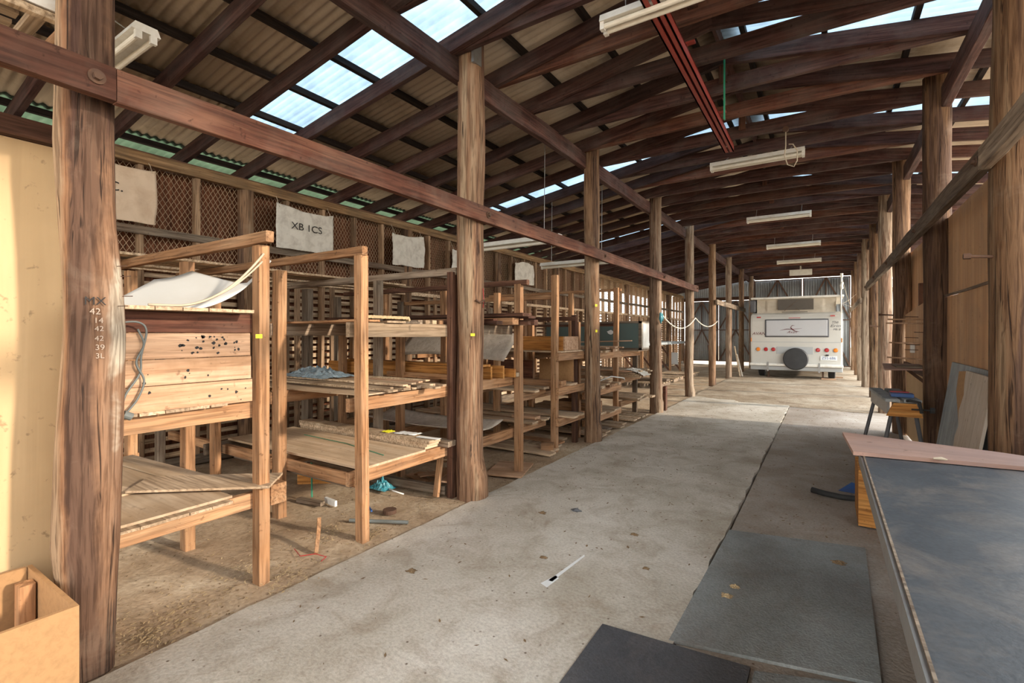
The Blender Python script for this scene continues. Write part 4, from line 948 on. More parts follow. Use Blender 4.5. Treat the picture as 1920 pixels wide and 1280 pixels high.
# far metal shelf, pallets and white sheet by the left wall
t = empty('trestle_table', (-4.6, 15.5, 0), 'trestle table with grey sheet top by the left wall, seen past the blue-knotted post', 'table')
s = MB(); s.box((-5.2, 13.2, 1.0), (-4.2, 18.0, 1.07)); s.build('table_top', 'bluegrey', t)
for y in (13.5, 15.0, 16.5, 17.8):
    beam('brace', (-4.3, y, 0), (-5.1, y, 1.0), .05, .05, 'rackdark', t); beam('leg', (-4.35, y, -.03), (-4.35, y, 1.0), .07, .05, 'rack', t, up=(0, 1, 0)); beam('leg', (-5.1, y, -.03), (-5.1, y, 1.0), .07, .05, 'rack', t, up=(0, 1, 0))
def pallet(x, y, z, lb):
    p = empty('pallet', (x, y, z), lb, 'pallet', 'pallets by the trestle table')
    s = MB()
    for k in range(5): s.box((x - .5, y - .55 + k * .24, z + .09), (x + .5, y - .55 + k * .24 + .12, z + .11))
    s.build('deck_boards', 'slat', p)
    for q in (-.45, 0, .40):
        s = MB(); s.box((x + q - .04, y - .55, z), (x + q + .05, y + .53, z + .09)); s.build('runner', 'rackgrey', p)
pallet(-3.9, 12.6, 0, 'nearest pallet on the ground by the trestle table'); pallet(-3.95, 14.2, 0, 'second pallet, under the trestle table edge'); pallet(-3.9, 15.9, 0, 'farthest pallet by the trestle table')
bd(-4.4, -3.4, 12.7, .3, .125, .05, 'rackgrey', 'grey plank lying on the nearest pallet', 'board')
s = MB(); s.box((-4.5, 16.9, .3), (-4.2, 16.93, .7), Matrix.Identity(4)); tag(s.build('white_panel', 'laminate'), 'small white panel leaning under the far trestle table', 'panel')

# rope from post to post
def rope(pts, r, mat, name, lb, cat='rope'):
    s = MB(); P = []
    for a, b_, sag in pts:
        a, b_ = V(a), V(b_)
        for i in range(15):
            t_ = i / 14; q = a + (b_ - a) * t_; q.z -= sag * 4 * t_ * (1 - t_); P.append(q)
    s.tube(P, r, 8); return tag(s.build(name, mat, smooth=True), lb, cat)
rope([((-2.33, 8.36, 1.66), (-2.33, 10.85, 1.68), .22), ((-2.33, 10.88, 1.68), (-2.33, 13.4, 1.67), .16)], .011, 'tube', 'rope', 'white hose hanging between the left posts from the blue knot')
s = MB(); s.tube([(-2.34, 8.28, 1.70), (-2.33, 8.25, 1.60), (-2.34, 8.29, 1.52)], [.02, .03, .012], 8); s.tube([(-2.34, 8.34, 1.69), (-2.32, 8.32, 1.62), (-2.33, 8.36, 1.57)], [.02, .02, .012], 8)
tag(s.build('cloth_knot', 'teal', smooth=True), 'blue rag knotted to the tapered log post', 'rag')
s = MB(); s.tube([(-2.36, 3.12, 1.62), (-2.35, 3.16, 1.60), (-2.34, 3.2, 1.62), (-2.35, 3.22, 1.60)], .008, 6); s.tube([(-2.345, 3.2, 1.60), (-2.33, 3.22, 1.55), (-2.34, 3.26, 1.52)], .003, 6)
tag(s.build('wire_tie', 'rust', smooth=True), 'rusty wire twisted round the notched log post', 'wire')
s = MB(); s.tube([(-2.35, 3.2, 1.72), (-2.345, 3.205, 1.62), (-2.35, 3.2, 1.56)], .003, 6); tag(s.build('twine', 'redp', smooth=True), 'short red twine on the notched log post', 'twine')

# leaning boards by the caravan
for k, (x, y, h_) in enumerate([(-2.30, 16.3, .95), (-2.26, 16.5, .7), (-2.9, 15.4, 1.0)]):
    beam('leaning_board', (x + .12, y, .02), (x - .05, y + .1, h_), .16, .02, ['slat', 'beige', 'rackdark'][k], label=['tall pale board leaning on the left post beside the caravan', 'short pale board leaning beside the caravan', 'dark board leaning behind the left posts near the caravan'][k], cat='board', up=(1, 0, .2))

# ------------------------------------------------------------ lights hung under the ties
def batten_light(cx, y, z, L_, lb, tubes=2, hang=.1, top=None, housing=.05, wd=.12, ax='x'):
    f = empty('strip_light', (cx, y, z), lb, 'light', 'fluorescent strip lights')
    Rz = Matrix.Translation((cx, y, z)) @ (Matrix.Rotation(PI / 2, 4, 'Z') if ax == 'y' else Matrix.Identity(4))
    def B(nm, a, b_, mt, p=f):
        s = MB(); s.box(a, b_, Rz); return s.build(nm, mt, p)
    h = L_ / 2
    s = MB(); pr = [(-wd / 2, 0), (wd / 2, 0), (wd * .38, housing), (-wd * .38, housing)]
    s.add([Rz @ V((sx * h, a, b_)) for sx in (-1, 1) for a, b_ in pr], [(0, 1, 2, 3), (7, 6, 5, 4), (0, 4, 5, 1), (1, 5, 6, 2), (2, 6, 7, 3), (3, 7, 4, 0)])
    s.build('housing', 'white', f)
    for k in range(tubes):
        oy = (k - (tubes - 1) / 2) * wd * .52
        s = MB(); s.cyl(Rz @ V((-h + .03, oy, -.028)), Rz @ V((h - .03, oy, -.028)), .018, 12); s.build('tube', 'tube', f, smooth=False)
        for sx in (-1, 1): B('socket', (sx * (h - .015) - .014, oy - .018, -.05), (sx * (h - .015) + .014, oy + .018, .0), 'white')
    for sx in (-.7, .7):
        s = MB(); s.tube([Rz @ V((sx * h, 0, housing - .005)), V((cx + sx * h + .01, top[0], top[1])) if top else Rz @ V((sx * h + .02, .01, housing + hang))], .004, 6)
        s.build('chain', 'steel', f)
    return f
batten_light(-.70, 6.5, 3.44, 1.02, 'strip light with looped cord beside it, hanging past the end of the red steel track', top=(6.80, 3.63))
batten_light(-.72, 3.1, 3.44, 1.1, 'twin strip light at the top of the picture, next to the red steel track', top=(3.056, 3.63))
batten_light(-.70, 9.9, 3.44, 1.02, 'third strip light along the drive, over the middle', top=(9.93, 3.63))
for k, (y, lb) in enumerate([(13.1, 'bright strip light over the drive in front of the caravan'), (16.1, 'smaller strip light above the caravan roof')]):
    f = batten_light(-.62, y, 3.42, 1.1, lb, wd=.16, top=([13.056, 16.18][k], 3.63))
s = MB(); s.box((-1.0, 18.9, 3.32), (-.35, 19.1, 3.50)); s.box((-.7, 19.0, 3.49), (-.66, 19.35, 3.63)); tag(s.build('bulkhead_light', 'tube'), 'small boxy light farthest back above the caravan', 'light')
batten_light(-4.24, 1.33, 3.27, 1.2, 'twin-tube strip light beside the top of the gnarled near post', wd=.16, top=(1.125, 3.38))
batten_light(-3.2, 4.875, 2.42, 1.4, 'strip light under the left roof slope behind the notched post', tubes=1, top=(4.875, 3.54))
batten_light(-3.2, 6.75, 2.42, 1.2, 'strip light under the left roof slope behind the split-faced post', tubes=1, top=(6.75, 3.54))
# slatted tray high at the near left
c = empty('slatted_crate', (-2.9, .25, 2.6), 'slatted wooden tray with whitewashed side resting above the rail at the top left corner', 'crate')
for k in range(3): beam('whitewashed_side', (-2.634, -.65, 2.668 + .030 * k), (-2.634, .74, 2.668 + .030 * k), .018, .028, 'traywhite', c)
beam('lower_side', (-2.645, -.65, 2.637), (-2.645, .74, 2.637), .035, .03, 'slat', c)
beam('end_rail', (-3.2, .715, 2.655), (-2.66, .715, 2.655), .035, .065, 'rack', c); beam('cross_rail', (-3.2, .60, 2.64), (-2.66, .60, 2.64), .05, .03, 'board', c)
for k in range(5): beam('slat', (-2.70 - .105 * k, -.65, 2.667), (-2.70 - .105 * k, .57, 2.667), .055, .015, 'board', c)
# red door track
t = empty('door_track', (-.92, 3.5, 3.5), 'red painted steel track hanging under the roof ties', 'track')
s = MB()
s.box((-.97, 1.6, 3.50), (-.87, 6.02, 3.512)); s.box((-.97, 1.6, 3.43), (-.958, 6.02, 3.51)); s.box((-.882, 1.6, 3.43), (-.87, 6.02, 3.51)); s.box((-.97, 1.6, 3.43), (-.93, 6.02, 3.438)); s.box((-.91, 1.6, 3.43), (-.87, 6.02, 3.438))
s.build('channel', 'redsteel', t)
for y in (2.4, 3.9, 5.3):
    s = MB(); s.box((-.94, y, 3.51), (-.90, y + .02, 3.62)); s.box((-1.0, y - .01, 3.60), (-.84, y + .03, 3.615)); s.build('bracket', 'redsteel', t)
s = MB(); s.box((-.765, 4.69, 3.28), (-.755, 4.73, 4.0)); tag(s.build('strap', 'green'), 'green strap hanging from the ridge beside the red track', 'strap')
s = MB(); s.tube([(-.36, 6.12, 3.62), (-.36, 6.12, 3.42), (-.37, 6.1, 3.30), (-.34, 6.1, 3.20), (-.28, 6.1, 3.17), (-.25, 6.1, 3.23), (-.25, 6.1, 3.34), (-.29, 6.11, 3.42), (-.33, 6.12, 3.43)], .006, 8)
tag(s.build('cord', 'cream', smooth=True), 'cream cord hanging in a loop beside the strip light', 'cord')
s = MB(); s.cyl((-.36, 6.10, 3.60), (-.36, 6.14, 3.60), .03, 16); tag(s.build('pulley', 'rust'), 'small pulley over the looped cream cord', 'pulley')

# ------------------------------------------------------------ caravan
CX, CY, HW = -.745, 16.6, 1.18
van = empty('caravan', (CX, CY + 2, 0), 'white pop-top caravan with raised canvas roof and black spare wheel cover', 'caravan')
prof = [(.06, .36), (.0, .40), (.0, 1.72), (.03, 1.84), (.10, 1.93), (.24, 1.985), (4.3, 1.985), (4.7, 1.5), (4.7, .36)]
s = MB(); n_ = len(prof)
for x in (CX - HW, CX + HW): s.v += [V((x, CY + y, z)) for y, z in prof]
s.f = [tuple(range(n_)), tuple(reversed(range(n_, 2 * n_)))] + [(i, n_ + i, n_ + (i + 1) % n_, (i + 1) % n_) for i in range(n_)]; s.mi = [0] * len(s.f)
o = s.build('body', 'vanwhite', van)
md = o.modifiers.new('bevel', 'BEVEL'); md.width = .05; md.segments = 4; md.limit_method = 'ANGLE'; md.angle_limit = math.radians(60)
def VB(nm, a, b_, mt, p=van, bev=0, Mx=None):
    s = MB(); s.box(a, b_); o = s.build(nm, mt, p, Mx)
    if bev:
        md = o.modifiers.new('bevel', 'BEVEL'); md.width = bev; md.segments = 3
    return o
VB('skirt', (CX - HW, CY - .02, .245), (CX + HW, CY + .3, .37), 'vanband', bev=.015)
VB('bumper', (CX - HW - .01, CY - .13, .375), (CX + HW + .01, CY + .02, .455), 'white', bev=.02)
VB('trim_strip', (CX - HW + .05, CY - .006, 1.085), (CX + HW - .05, CY + .01, 1.10), 'vanband')
VB('recess_panel', (-1.22, CY - .008, .74), (-.28, CY + .01, .955), 'vanband', bev=.004)
VB('window_frame', (-1.53, CY - .03, 1.24), (.11, CY + .02, 1.78), 'zip', bev=.045)
wn = VB('window_pane', (-1.49, CY - .045, 1.28), (.07, CY - .02, 1.745), 'vanpane', bev=.035)
yb = CY - .047
def VT(nm, body, x, z, size, mt='zip', p=van, y=None, shear=.3, sx=1.0, roll=0):
    return text(nm, body, facing((x, CY - .004 if y is None else y, z), (0, -1, 0), roll=roll), size, mt, p, .001, shear, sx)
VT('lettering', 'AVAN', -1.70, 1.345, .125, 'maroon', sx=1.05)
VT('lettering', 'Avan', -.82, 1.39, .105, 'maroon', y=yb, shear=.5, sx=1.2)
VT('lettering', 'The', .245, 1.665, .105, 'zip', roll=.12); VT('lettering', 'Erin', .255, 1.565, .105, 'zip', sx=1.5); VT('lettering', 'Mk II', .29, 1.465, .085, 'zip')
s = MB()
s.tube([(-1.13, yb, 1.44), (-.95, yb, 1.48), (-.8, yb, 1.475), (-.56, yb, 1.50)], [.002, .010, .008, .002], 6)
s.tube([(-.83, yb, 1.56), (-.845, yb, 1.52), (-.80, yb, 1.47), (-.73, yb, 1.42), (-.62, yb, 1.40)], [.004, .012, .016, .010, .002], 6)
s.tube([(-.84, yb, 1.55), (-.80, yb, 1.59), (-.74, yb, 1.585)], [.006, .008, .002], 6)
s.build('swoosh_emblem', 'maroon', wn)
for x, mt in ((-1.71, 'amber'), (-1.50, 'redlens'), (-1.30, 'redlens'), (-.16, 'redlens'), (.055, 'redlens'), (.27, 'amber')):
    s = MB(); s.cyl((x, CY + .01, .87), (x, CY - .012, .87), .068, 24); b0 = s.build('light_rim', 'vanband', van)
    s = MB(); s.tube([(x, CY - .01, .87), (x, CY - .03, .87), (x, CY - .036, .87)], [.058, .054, .03], 24); s.build('lens', mt, b0)
for x0_, x1_, z in ((-1.75, -1.64, 1.845), (.14, .25, 1.855)): VB('marker_light', (x0_, CY - .005, z - .015), (x1_, CY + .06, z + .02), 'redlens')
VB('brake_light', (-.90, CY - .004, 1.805), (-.60, CY + .04, 1.822), 'redlens')
pl = VB('number_plate', (-.10, CY - .02, .575), (.30, CY - .008, .70), 'paper', bev=.004)
text('plate_number', 'Z55·686', facing((.10, CY - .021, .637), (0, -1, 0)), .105, 'blue', pl, .001, 0, .95)
VB('plate_light', (.03, CY - .05, .705), (.10, CY, .745), 'black')
# spare wheel with vinyl cover
s = MB(); s.tube([(-.715, CY + .0, .60), (-.715, CY - .16, .60), (-.715, CY - .19, .60), (-.715, CY - .20, .60)], [.325, .325, .30, .05], 40); s.build('spare_cover', 'tyrecover', van, smooth=False)
# raised roof: canvas walls and lid
VB('roof_lid', (CX - HW - .0, CY + .05, 2.395), (CX + HW + .03, CY + 4.3, 2.46), 'white', bev=.025)
s = MB()
def cv(u, v_):
    x = CX - HW + .16 + (2 * HW - .32) * u; z = 1.97 + .43 * v_
    return (x, CY + .20 - .03 * v_ + .018 * noise.fractal(V((u * 9, v_ * 3, 2)), 1, 2, 4) + .05 * math.sin(PI * v_) * (1 if (u < .12 or u > .86) else .2), z)
s.grid(cv, 60, 16)
for sx in (-1, 1):
    s.grid(lambda u, v_: (CX + sx * (HW - .16) + .02 * noise.noise(V((u * 30, v_ * 3, sx))), CY + .2 + 3.9 * u, 1.97 + .43 * v_), 30, 6)
s.build('canvas_wall', 'vancanvas', van, smooth=True)
VB('flyscreen', (-1.19, CY + .12, 2.06), (-.27, CY + .15, 2.375), 'vanmesh')
s = MB(); s.bar((-1.02, CY + .11, 2.03), (-.64, CY + .11, 2.36), .012, .012); s.bar((-.62, CY + .11, 2.03), (-.72, CY + .11, 2.10), .012, .012); s.build('roof_strut', 'rackgrey', van)
VB('roof_catch', (-1.08, CY + .05, 1.985), (-.42, CY + .09, 2.0), 'black')
VB('side_bag', (CX - HW - .03, CY + .1, 2.0), (CX - HW + .13, CY + 1.2, 2.38), 'zip', bev=.04)
for x in (-1.44, -.13): VB('bumper_bracket', (x - .025, CY - .145, .22), (x + .025, CY - .13, .50), 'steel')
for x in (CX - HW + .01, CX + HW - .03): VB('side_marker', (x, CY - .01, 1.10), (x + .02, CY + .03, 1.22), 'amber')
for x in (-1.67, .18):
    s = MB(); s.tube([(x - .09, CY + .75, .33), (x - .07, CY + .75, .33), (x + .07, CY + .75, .33), (x + .09, CY + .75, .33)], [.28, .32, .32, .28], 28); w_ = s.build('wheel', 'black', van)
    s = MB(); s.cyl((x - .093, CY + .75, .33), (x + .093, CY + .75, .33), .19, 20); s.build('hub', 'vanband', w_)
    for z_ in (.03,):
        s = MB(); s.bar((x + .22 * (1 if x < -.7 else -1), CY + .35, .30), (x + .22 * (1 if x < -.7 else -1), CY + .25, z_), .045, .045); s.box((x + .22 * (1 if x < -.7 else -1) - .06, CY + .18, .005), (x + .22 * (1 if x < -.7 else -1) + .06, CY + .30, z_ + .01)); s.build('stabiliser_leg', 'rust', van)
VB('chassis', (-1.5, CY + .2, .25), (.05, CY + 4.6, .34), 'black'); VB('axle', (-1.65, CY + .72, .3), (.16, CY + .78, .36), 'black')
for k, (x, y, z) in enumerate([(.12, CY + .1, .0), (.30, CY + .9, .0)]):
    s = MB(); s.box((x - .2, y - .12, z), (x + .16, y - .02, z + .055)); tag(s.build('wood_chock', 'plank'), ['pale timber chock on the floor under the caravan rear right', 'timber chock by the caravan right wheel'][k], 'block')
s = MB(); s.tube([(.40, CY + .05, 1.95), (.395, CY + .05, 2.5), (.41, CY + .05, 3.05)], .022, 8); s.tube([(.41, CY + .03, 2.62), (.40, CY + .0, 2.72), (.42, CY + .04, 2.80)], .04, 8); s.tube([(.41, CY + .04, 2.95), (.41, CY + .02, 3.06)], .035, 8)
s.build('roof_pole', 'white', van)
rope([((.42, CY + .1, 2.95), (.80, 21.0, 2.3), .1), ((.42, CY + .1, 2.2), (.78, 17.0, 2.5), .03)], .005, 'cream', 'guy_rope', 'thin rope from the white pole to the right-hand posts')

# ------------------------------------------------------------ workbench
wb = empty('workbench', (.6, 1.2, 0), 'long low workbench with scuffed black top and grey metal edge', 'workbench')
s = MB(); s.box((.16, -1.6, .715), (1.12, 3.08, .75)); s.build('bench_top', 'bench', wb)
s = MB(); s.box((.148, -1.6, .685), (.158, 3.08, .748)); s.build('metal_edge', 'steel', wb)
s = MB(); s.box((.158, -1.6, .7485), (.164, 3.08, .7535)); s.build('wood_lipping', 'rackgrey', wb)
for y in (-1.4, .6, 2.85):
    for x in (.36, 1.05): beam('leg', (x, y, -.012), (x, y, .69), .06, .06, 'rackdark', wb, up=(0, 1, 0))
for x in (.36, 1.05): beam('apron', (x, -1.5, .67), (x, 3.0, .67), .04, .09, 'rackdark', wb)
s = MB(); s.box((1.09, -1.6, 0), (1.105, 3.05, .71)); s.build('sun_block_panel', 'chip', wb)  # unseen panel added so no sun passes under the bench
s = MB(); s.box((.40, -1.6, .12), (1.08, 3.0, .14)); s.build('lower_shelf', 'ply', wb)
pts = [(.088, 3.44), (.118, 2.90), (1.20, 3.03), (1.0, 3.14), (.715, 3.27)]
s = MB(); s.poly(pts, .754, .772); tag(s.build('plywood_sheet', 'pinkply'), 'pinkish plywood sheet lying across the far end of the workbench', 'sheet')
s = MB(); s.tube([(.42, 2.925, .775), (.45, 2.93, .777), (.47, 2.925, .775)], [.004, .008, .003], 8); tag(s.build('wood_shaving', 'cream'), 'curl of pale shaving on the near edge of the pinkish plywood', 'shaving')
bx = empty('wooden_box', (.45, 4.4, 0), 'orange-brown wooden box standing on the floor behind the workbench edge', 'box')
for nm, a, b_ in (('side', (.20, 4.18, .0), (.72, 4.20, .39)), ('side', (.20, 4.62, .0), (.72, 4.64, .39)), ('side', (.20, 4.20, .0), (.22, 4.62, .39)), ('side', (.70, 4.20, .0), (.72, 4.62, .39)), ('base', (.22, 4.20, .01), (.70, 4.62, .03))):
    s = MB(); s.box(a, b_); s.build(nm, 'cypress' if nm == 'side' else 'chip', bx)
s = MB(); s.tube([(-.09, 4.84, .022), (.0, 4.80, .018), (.12, 4.78, .015), (.26, 4.80, .015), (.42, 4.78, .015)], [.024, .023, .022, .022, .022], 14)
tag(s.build('rubber_hose', 'black', smooth=True), 'short length of black rubber hose on the floor by the wooden box', 'hose')
s = MB(); s.add([(.10, 5.05, -.008), (.30, 5.0, -.005), (.32, 5.18, .02), (.2, 5.2, .04)], [(0, 1, 2, 3)]); tag(s.build('plastic_scrap', 'blue', solid=.002), 'dark blue plastic scrap behind the wooden box', 'scrap')

# folding workbench
fw = empty('folding_workbench', (.52, 5.75, 0), 'grey folding vice workbench on four splayed legs by the right wall', 'workbench')
na, fa = V((.575, 5.36, .765)), V((.515, 6.28, .775))
ax = (fa - na).normalized(); sx_ = V((ax.y, -ax.x, 0)) * 1
for off, wd, mt in ((-.075, .10, 'bluegrey'), (.065, .12, 'bluegrey')):
    beam('jaw', na + sx_ * off, fa + sx_ * off, wd, .025, mt, fw)
beam('body', na + V((-.10, .05, -.07)), fa + V((-.10, -.02, -.07)), .02, .12, 'steel', fw)
beam('body', na + V((.10, .05, -.07)), fa + V((.10, -.02, -.07)), .02, .12, 'steel', fw)
s = MB(); s.add([na + V(q) for q in ((-.12, -.02, -.135), (.13, -.02, -.135), (.085, -.02, -.02), (-.07, -.02, -.02), (-.12, .01, -.135), (.13, .01, -.135), (.085, .01, -.02), (-.07, .01, -.02))], [(0, 1, 2, 3), (7, 6, 5, 4), (0, 4, 5, 1), (1, 5, 6, 2), (2, 6, 7, 3), (3, 7, 4, 0)])
s.build('end_plate', 'cypress', fw)
for p, q in ((na + V((-.08, .05, -.13)), (.37, 5.30, -.012)), (na + V((.09, .05, -.13)), (.775, 5.52, -.012)), (fa + V((-.08, -.04, -.10)), (.29, 6.2, -.012)), (fa + V((.08, -.05, -.10)), (.70, 6.3, -.012))):
    s = MB(); s.cyl(p, q, .016, 12); lg = s.build('leg', 'zip', fw)
s = MB(); s.tube([na + V((.02, .02, .0)), na + V((.04, -.03, .01)), na + V((.10, -.05, .0)), na + V((.115, -.05, -.09))], .013, 8); s.build('clamp', 'black', fw)
s = MB(); s.cyl(na + V((.05, -.02, -.065)), na + V((.20, -.04, -.062)), .007, 8); s.cyl(na + V((.17, -.04, -.062)), na + V((.20, -.04, -.062)), .024, 10); s.build('vice_handle', 'black', fw)
s = MB(); s.box((.50, 5.48, .785), (.66, 5.60, .815)); o = s.build('tool_case', 'blue'); tag(o, 'small blue and red case on top of the folding workbench', 'case')
s = MB(); s.box((.505, 5.60, .79), (.64, 5.66, .822)); s.build('lid', 'redp', o)
# wall shelf and pegs
ws = empty('wall_shelf', (.70, 6.6, 1.0), 'plywood shelf held against the wall above the folding workbench', 'shelf')
s = MB(); s.poly([(.905, 6.20), (.80, 6.18), (.50, 6.05), (.57, 7.15), (.905, 7.2)], .985, 1.0); s.build('shelf_board', 'pinkply', ws)
beam('bracket', (.90, 6.6, .82), (.72, 6.6, .983), .02, .03, 'rust', ws)
s = MB(); s.box((.62, 6.30, 1.002), (.86, 6.75, 1.012)); tag(s.build('board', 'rackgrey'), 'small thin board lying on the wall shelf', 'board')
for k, (y, z) in enumerate([(6.75, 1.50), (6.9, 1.46), (6.6, 1.24), (6.8, 1.07)]):
    s = MB(); s.tube([(.905, y, z), (.60, y + .15, z + .01)], .008, 8); tag(s.build('dowel_peg', 'plank'), 'pale dowel peg sticking out of the plywood above the shelf, %s from the top' % ORD[k], 'peg', 'pale dowel pegs')
for k, (y, z) in enumerate([(7.2, 1.54), (6.5, 1.36), (7.2, 1.3), (7.1, 1.22), (7.2, 1.16)]):
    s = MB(); s.tube([(.905, y, z), (.78, y - .02, z + .004)], .004, 6); tag(s.build('long_nail', 'rust'), 'long thin nail in the plywood panel above the shelf, %s from the top' % ORD[k], 'nail', 'long nails in the plywood')
s = MB(); s.box((.87, 7.45, 1.12), (.905, 7.55, 1.22)); tag(s.build('power_outlet', 'white'), 'small white power outlet on the panel beside the folding workbench', 'outlet')
# boards leaning on the orange plywood wall
s = MB(); s.add([(.74, 3.90, 0), (.74, 5.42, 0), (.905, 5.45, 1.11), (.905, 3.88, 1.10), (.752, 3.90, 0), (.752, 5.42, 0), (.917, 5.45, 1.11), (.917, 3.88, 1.10)], [(0, 3, 2, 1), (4, 5, 6, 7), (0, 1, 5, 4), (3, 7, 6, 2), (0, 4, 7, 3), (1, 2, 6, 5)])
tag(s.build('leaning_sheet', 'bluegrey'), 'big blue-grey sheet leaning on the orange plywood wall', 'sheet')
zt = 1.08; pts = [(3.985, 0), (3.975, zt)] + [(4.65, zt + .005), (4.62, .98), (4.58, .92), (4.63, .80), (4.56, .70), (4.60, .62), (4.56, .45), (4.58, .3), (4.57, 0)]
def lx(z): return .70 + .165 * z / 1.1
s = MB(); n_ = len(pts); s.add([(lx(z) - .016, y, z) for y, z in pts] + [(lx(z), y, z) for y, z in pts], [tuple(range(n_)), tuple(reversed(range(n_, 2 * n_)))] + [(i, n_ + i, n_ + (i + 1) % n_, (i + 1) % n_) for i in range(n_)])
ls = tag(s.build('leaning_board', 'beige'), 'beige board with a torn left edge leaning against the blue-grey sheet', 'board')
s = MB(); s.add([(lx(1.08) - .01, 4.64, 1.083), (lx(.98) - .01, 4.80, 1.07), (lx(.9) - .01, 4.82, .92), (lx(.8) - .01, 4.66, .70), (lx(.9) - .01, 4.60, .8)], [(0, 1, 2, 3, 4)]); s.build('torn_backing', 'chip', ls, solid=.004)

# ------------------------------------------------------------ open box at the bottom left
ob = empty('open_box', (-2.45, .1, 0), 'open chipboard box at the bottom left corner of the picture', 'box')
s = MB(); s.box((-2.205, -1.0, -.01), (-2.19, .60, .40)); s.build('side_panel', 'chip', ob)
s = MB(); s.box((-2.74, .585, -.01), (-2.206, .60, .40)); s.build('end_panel', 'chip', ob)
s = MB(); s.box((-2.74, -1.0, -.01), (-2.725, .58, .40)); s.build('side_panel', 'chip', ob)
s = MB(); s.box((-2.72, -1.0, 0), (-2.21, .58, .012)); s.build('base_panel', 'chip', ob)
beam('corner_block', (-2.62, .555, .015), (-2.62, .555, .375), .06, .05, 'rack', ob, up=(0, 1, 0))

# ------------------------------------------------------------ bits lying about
def block(nm, x, y, z, sx, sy, sz, rot, mat, lb, cat):
    Mx = Matrix.Translation((x, y, z + sz / 2)) @ Matrix.Rotation(rot, 4, 'Z'); s = MB(); s.box((-sx / 2, -sy / 2, -sz / 2), (sx / 2, sy / 2, sz / 2), Mx)
    return tag(s.build(nm, mat, None, Mx), lb, cat)
block('wood_block', -2.64, 4.83, 0, .14, .10, .11, .4, 'rack', 'square brown block on the dirt by the foot of the fourth rack', 'block')
block('wood_block', -3.95, 2.78, -.02, .30, .14, .10, .7, 'cypress', 'orange wooden block on the ground under the big plywood sheet', 'block')
block('wood_block', -2.36, 8.62, 0, .05, .16, .42, .1, 'red', 'dark board upright behind the foot of the blue-knotted post', 'board')
s = MB(); s.tube([(-3.50, 2.42, .02), (-3.62, 2.50, .26), (-3.66, 2.52, .38)], .007, 8); tag(s.build('stick', 'green'), 'green plastic stick leaning under the big plywood sheet', 'stick')
s = MB(); s.tube([(-2.62, 1.84, -.0), (-2.72, 1.93, .10), (-2.76, 1.96, .15)], .016, 4); tag(s.build('wood_scrap', 'rack'), 'short reddish stick poking up from the dirt near the slab', 'stick')
s = MB(); s.tube([(-2.78, 1.80, .004), (-2.66, 1.76, .006), (-2.60, 1.82, .012), (-2.52, 1.84, .006), (-2.50, 1.79, .004)], .0025, 6); tag(s.build('twine', 'redp'), 'red twine on the dirt beside the short reddish stick', 'twine')
s = MB(); s.grid(lambda u, v_: (-3.36 + .22 * u, 2.86 + .15 * v_, .005 + .09 * math.sin(PI * u) * math.sin(PI * v_) * (.5 + abs(noise.noise(V((u * 7, v_ * 6, 4)))))), 26, 20); tag(s.build('plastic_bag', 'teal', solid=.001), 'crumpled teal plastic bag on the dirt beneath the second rack', 'bag')
s = MB(); s.tube([(-3.1, 2.62, .008), (-2.88, 2.50, .006)], .007, 8); tag(s.build('plastic_tube', 'blue'), 'thin blue tube on the dirt under the second rack', 'tube')
s = MB(); s.tube([(-2.86, 2.28, .012), (-2.48, 2.48, .012)], .013, 8); tag(s.build('plastic_tube', 'greycable'), 'grey tube on the dirt near the slab edge', 'tube')
s = MB(); s.cyl((-2.75, 2.56, -.0), (-2.75, 2.56, .028), .05, 18); tag(s.build('tin_lid', 'rust'), 'small rusty tin lid on the dirt near the grey tube', 'lid')
s = MB(); s.tube([(-3.2, 2.95, .01), (-3.05, 2.88, .025), (-2.95, 2.90, .01)], .006, 6); tag(s.build('plastic_strip', 'paper', smooth=True), 'white strip on the dirt next to the teal bag', 'strip')
cb = empty('crushed_carton', (-3.38, 2.42, 0), 'flattened dirty carton on the dirt under the second rack', 'carton')
block('carton_wall', -3.46, 2.38, -.01, .26, .05, .03, .15, 'rackgrey', None, None).parent = None
o = bpy.data.objects['carton_wall']; o.parent = cb; o.matrix_basis = WM[cb.name].inverted() @ WM[o.name]
o2 = block('carton_flap', -3.30, 2.45, -.01, .15, .02, .045, -.1, 'paper', None, None); o2.parent = cb; o2.matrix_basis = WM[cb.name].inverted() @ WM[o2.name]
beam('ground_rail', (-3.5, 2.98, .05), (-2.66, 3.1, .04), .05, .07, 'rackgrey', label='grey rail lying along the ground to the foot of the dark frame post', cat='board')
beam('prop', (-2.70, 3.02, .0), (-2.72, 3.12, .42), .05, .03, 'rack', label='short tilted prop beside the notched log post', cat='prop', up=(0, 1, 0))
for k in range(9):
    a = R.uniform(-.6, .6); beam('offcut', (-3.3 + .07 * k, 3.2 + R.uniform(0, .5), .02 + .014 * k), (-3.0 + .05 * k + R.uniform(-.1, .2), 3.35 + a * .5, .03 + .014 * k), .09, .012, ['plank', 'rack', 'board'][k % 3], label='%s offcut heaped on the ground behind the notched log post, %s up' % (['pinkish', 'reddish', 'dusty'][k % 3], ORD[k]), cat='offcut', group='offcuts heaped behind the notched post')
for k in range(8):
    x, y = R.uniform(-5.0, -3.2), R.uniform(3.3, 8.0)
    beam('offcut', (x, y, .02), (x + R.uniform(.3, .9), y + R.uniform(-.3, .3), .02), .1, .015, ['slat', 'board'][k % 2], label='%s offcut on the dirt below the racks, %s from the near end' % (['greyish', 'dusty'][k % 2], ORD[k]), cat='offcut', group='offcuts on the dirt below the racks')
block('board', -2.62, 4.02, -.0, .36, .5, .016, .3, 'plank', 'pinkish board flat on the dirt between the notched and split-faced posts', 'board')
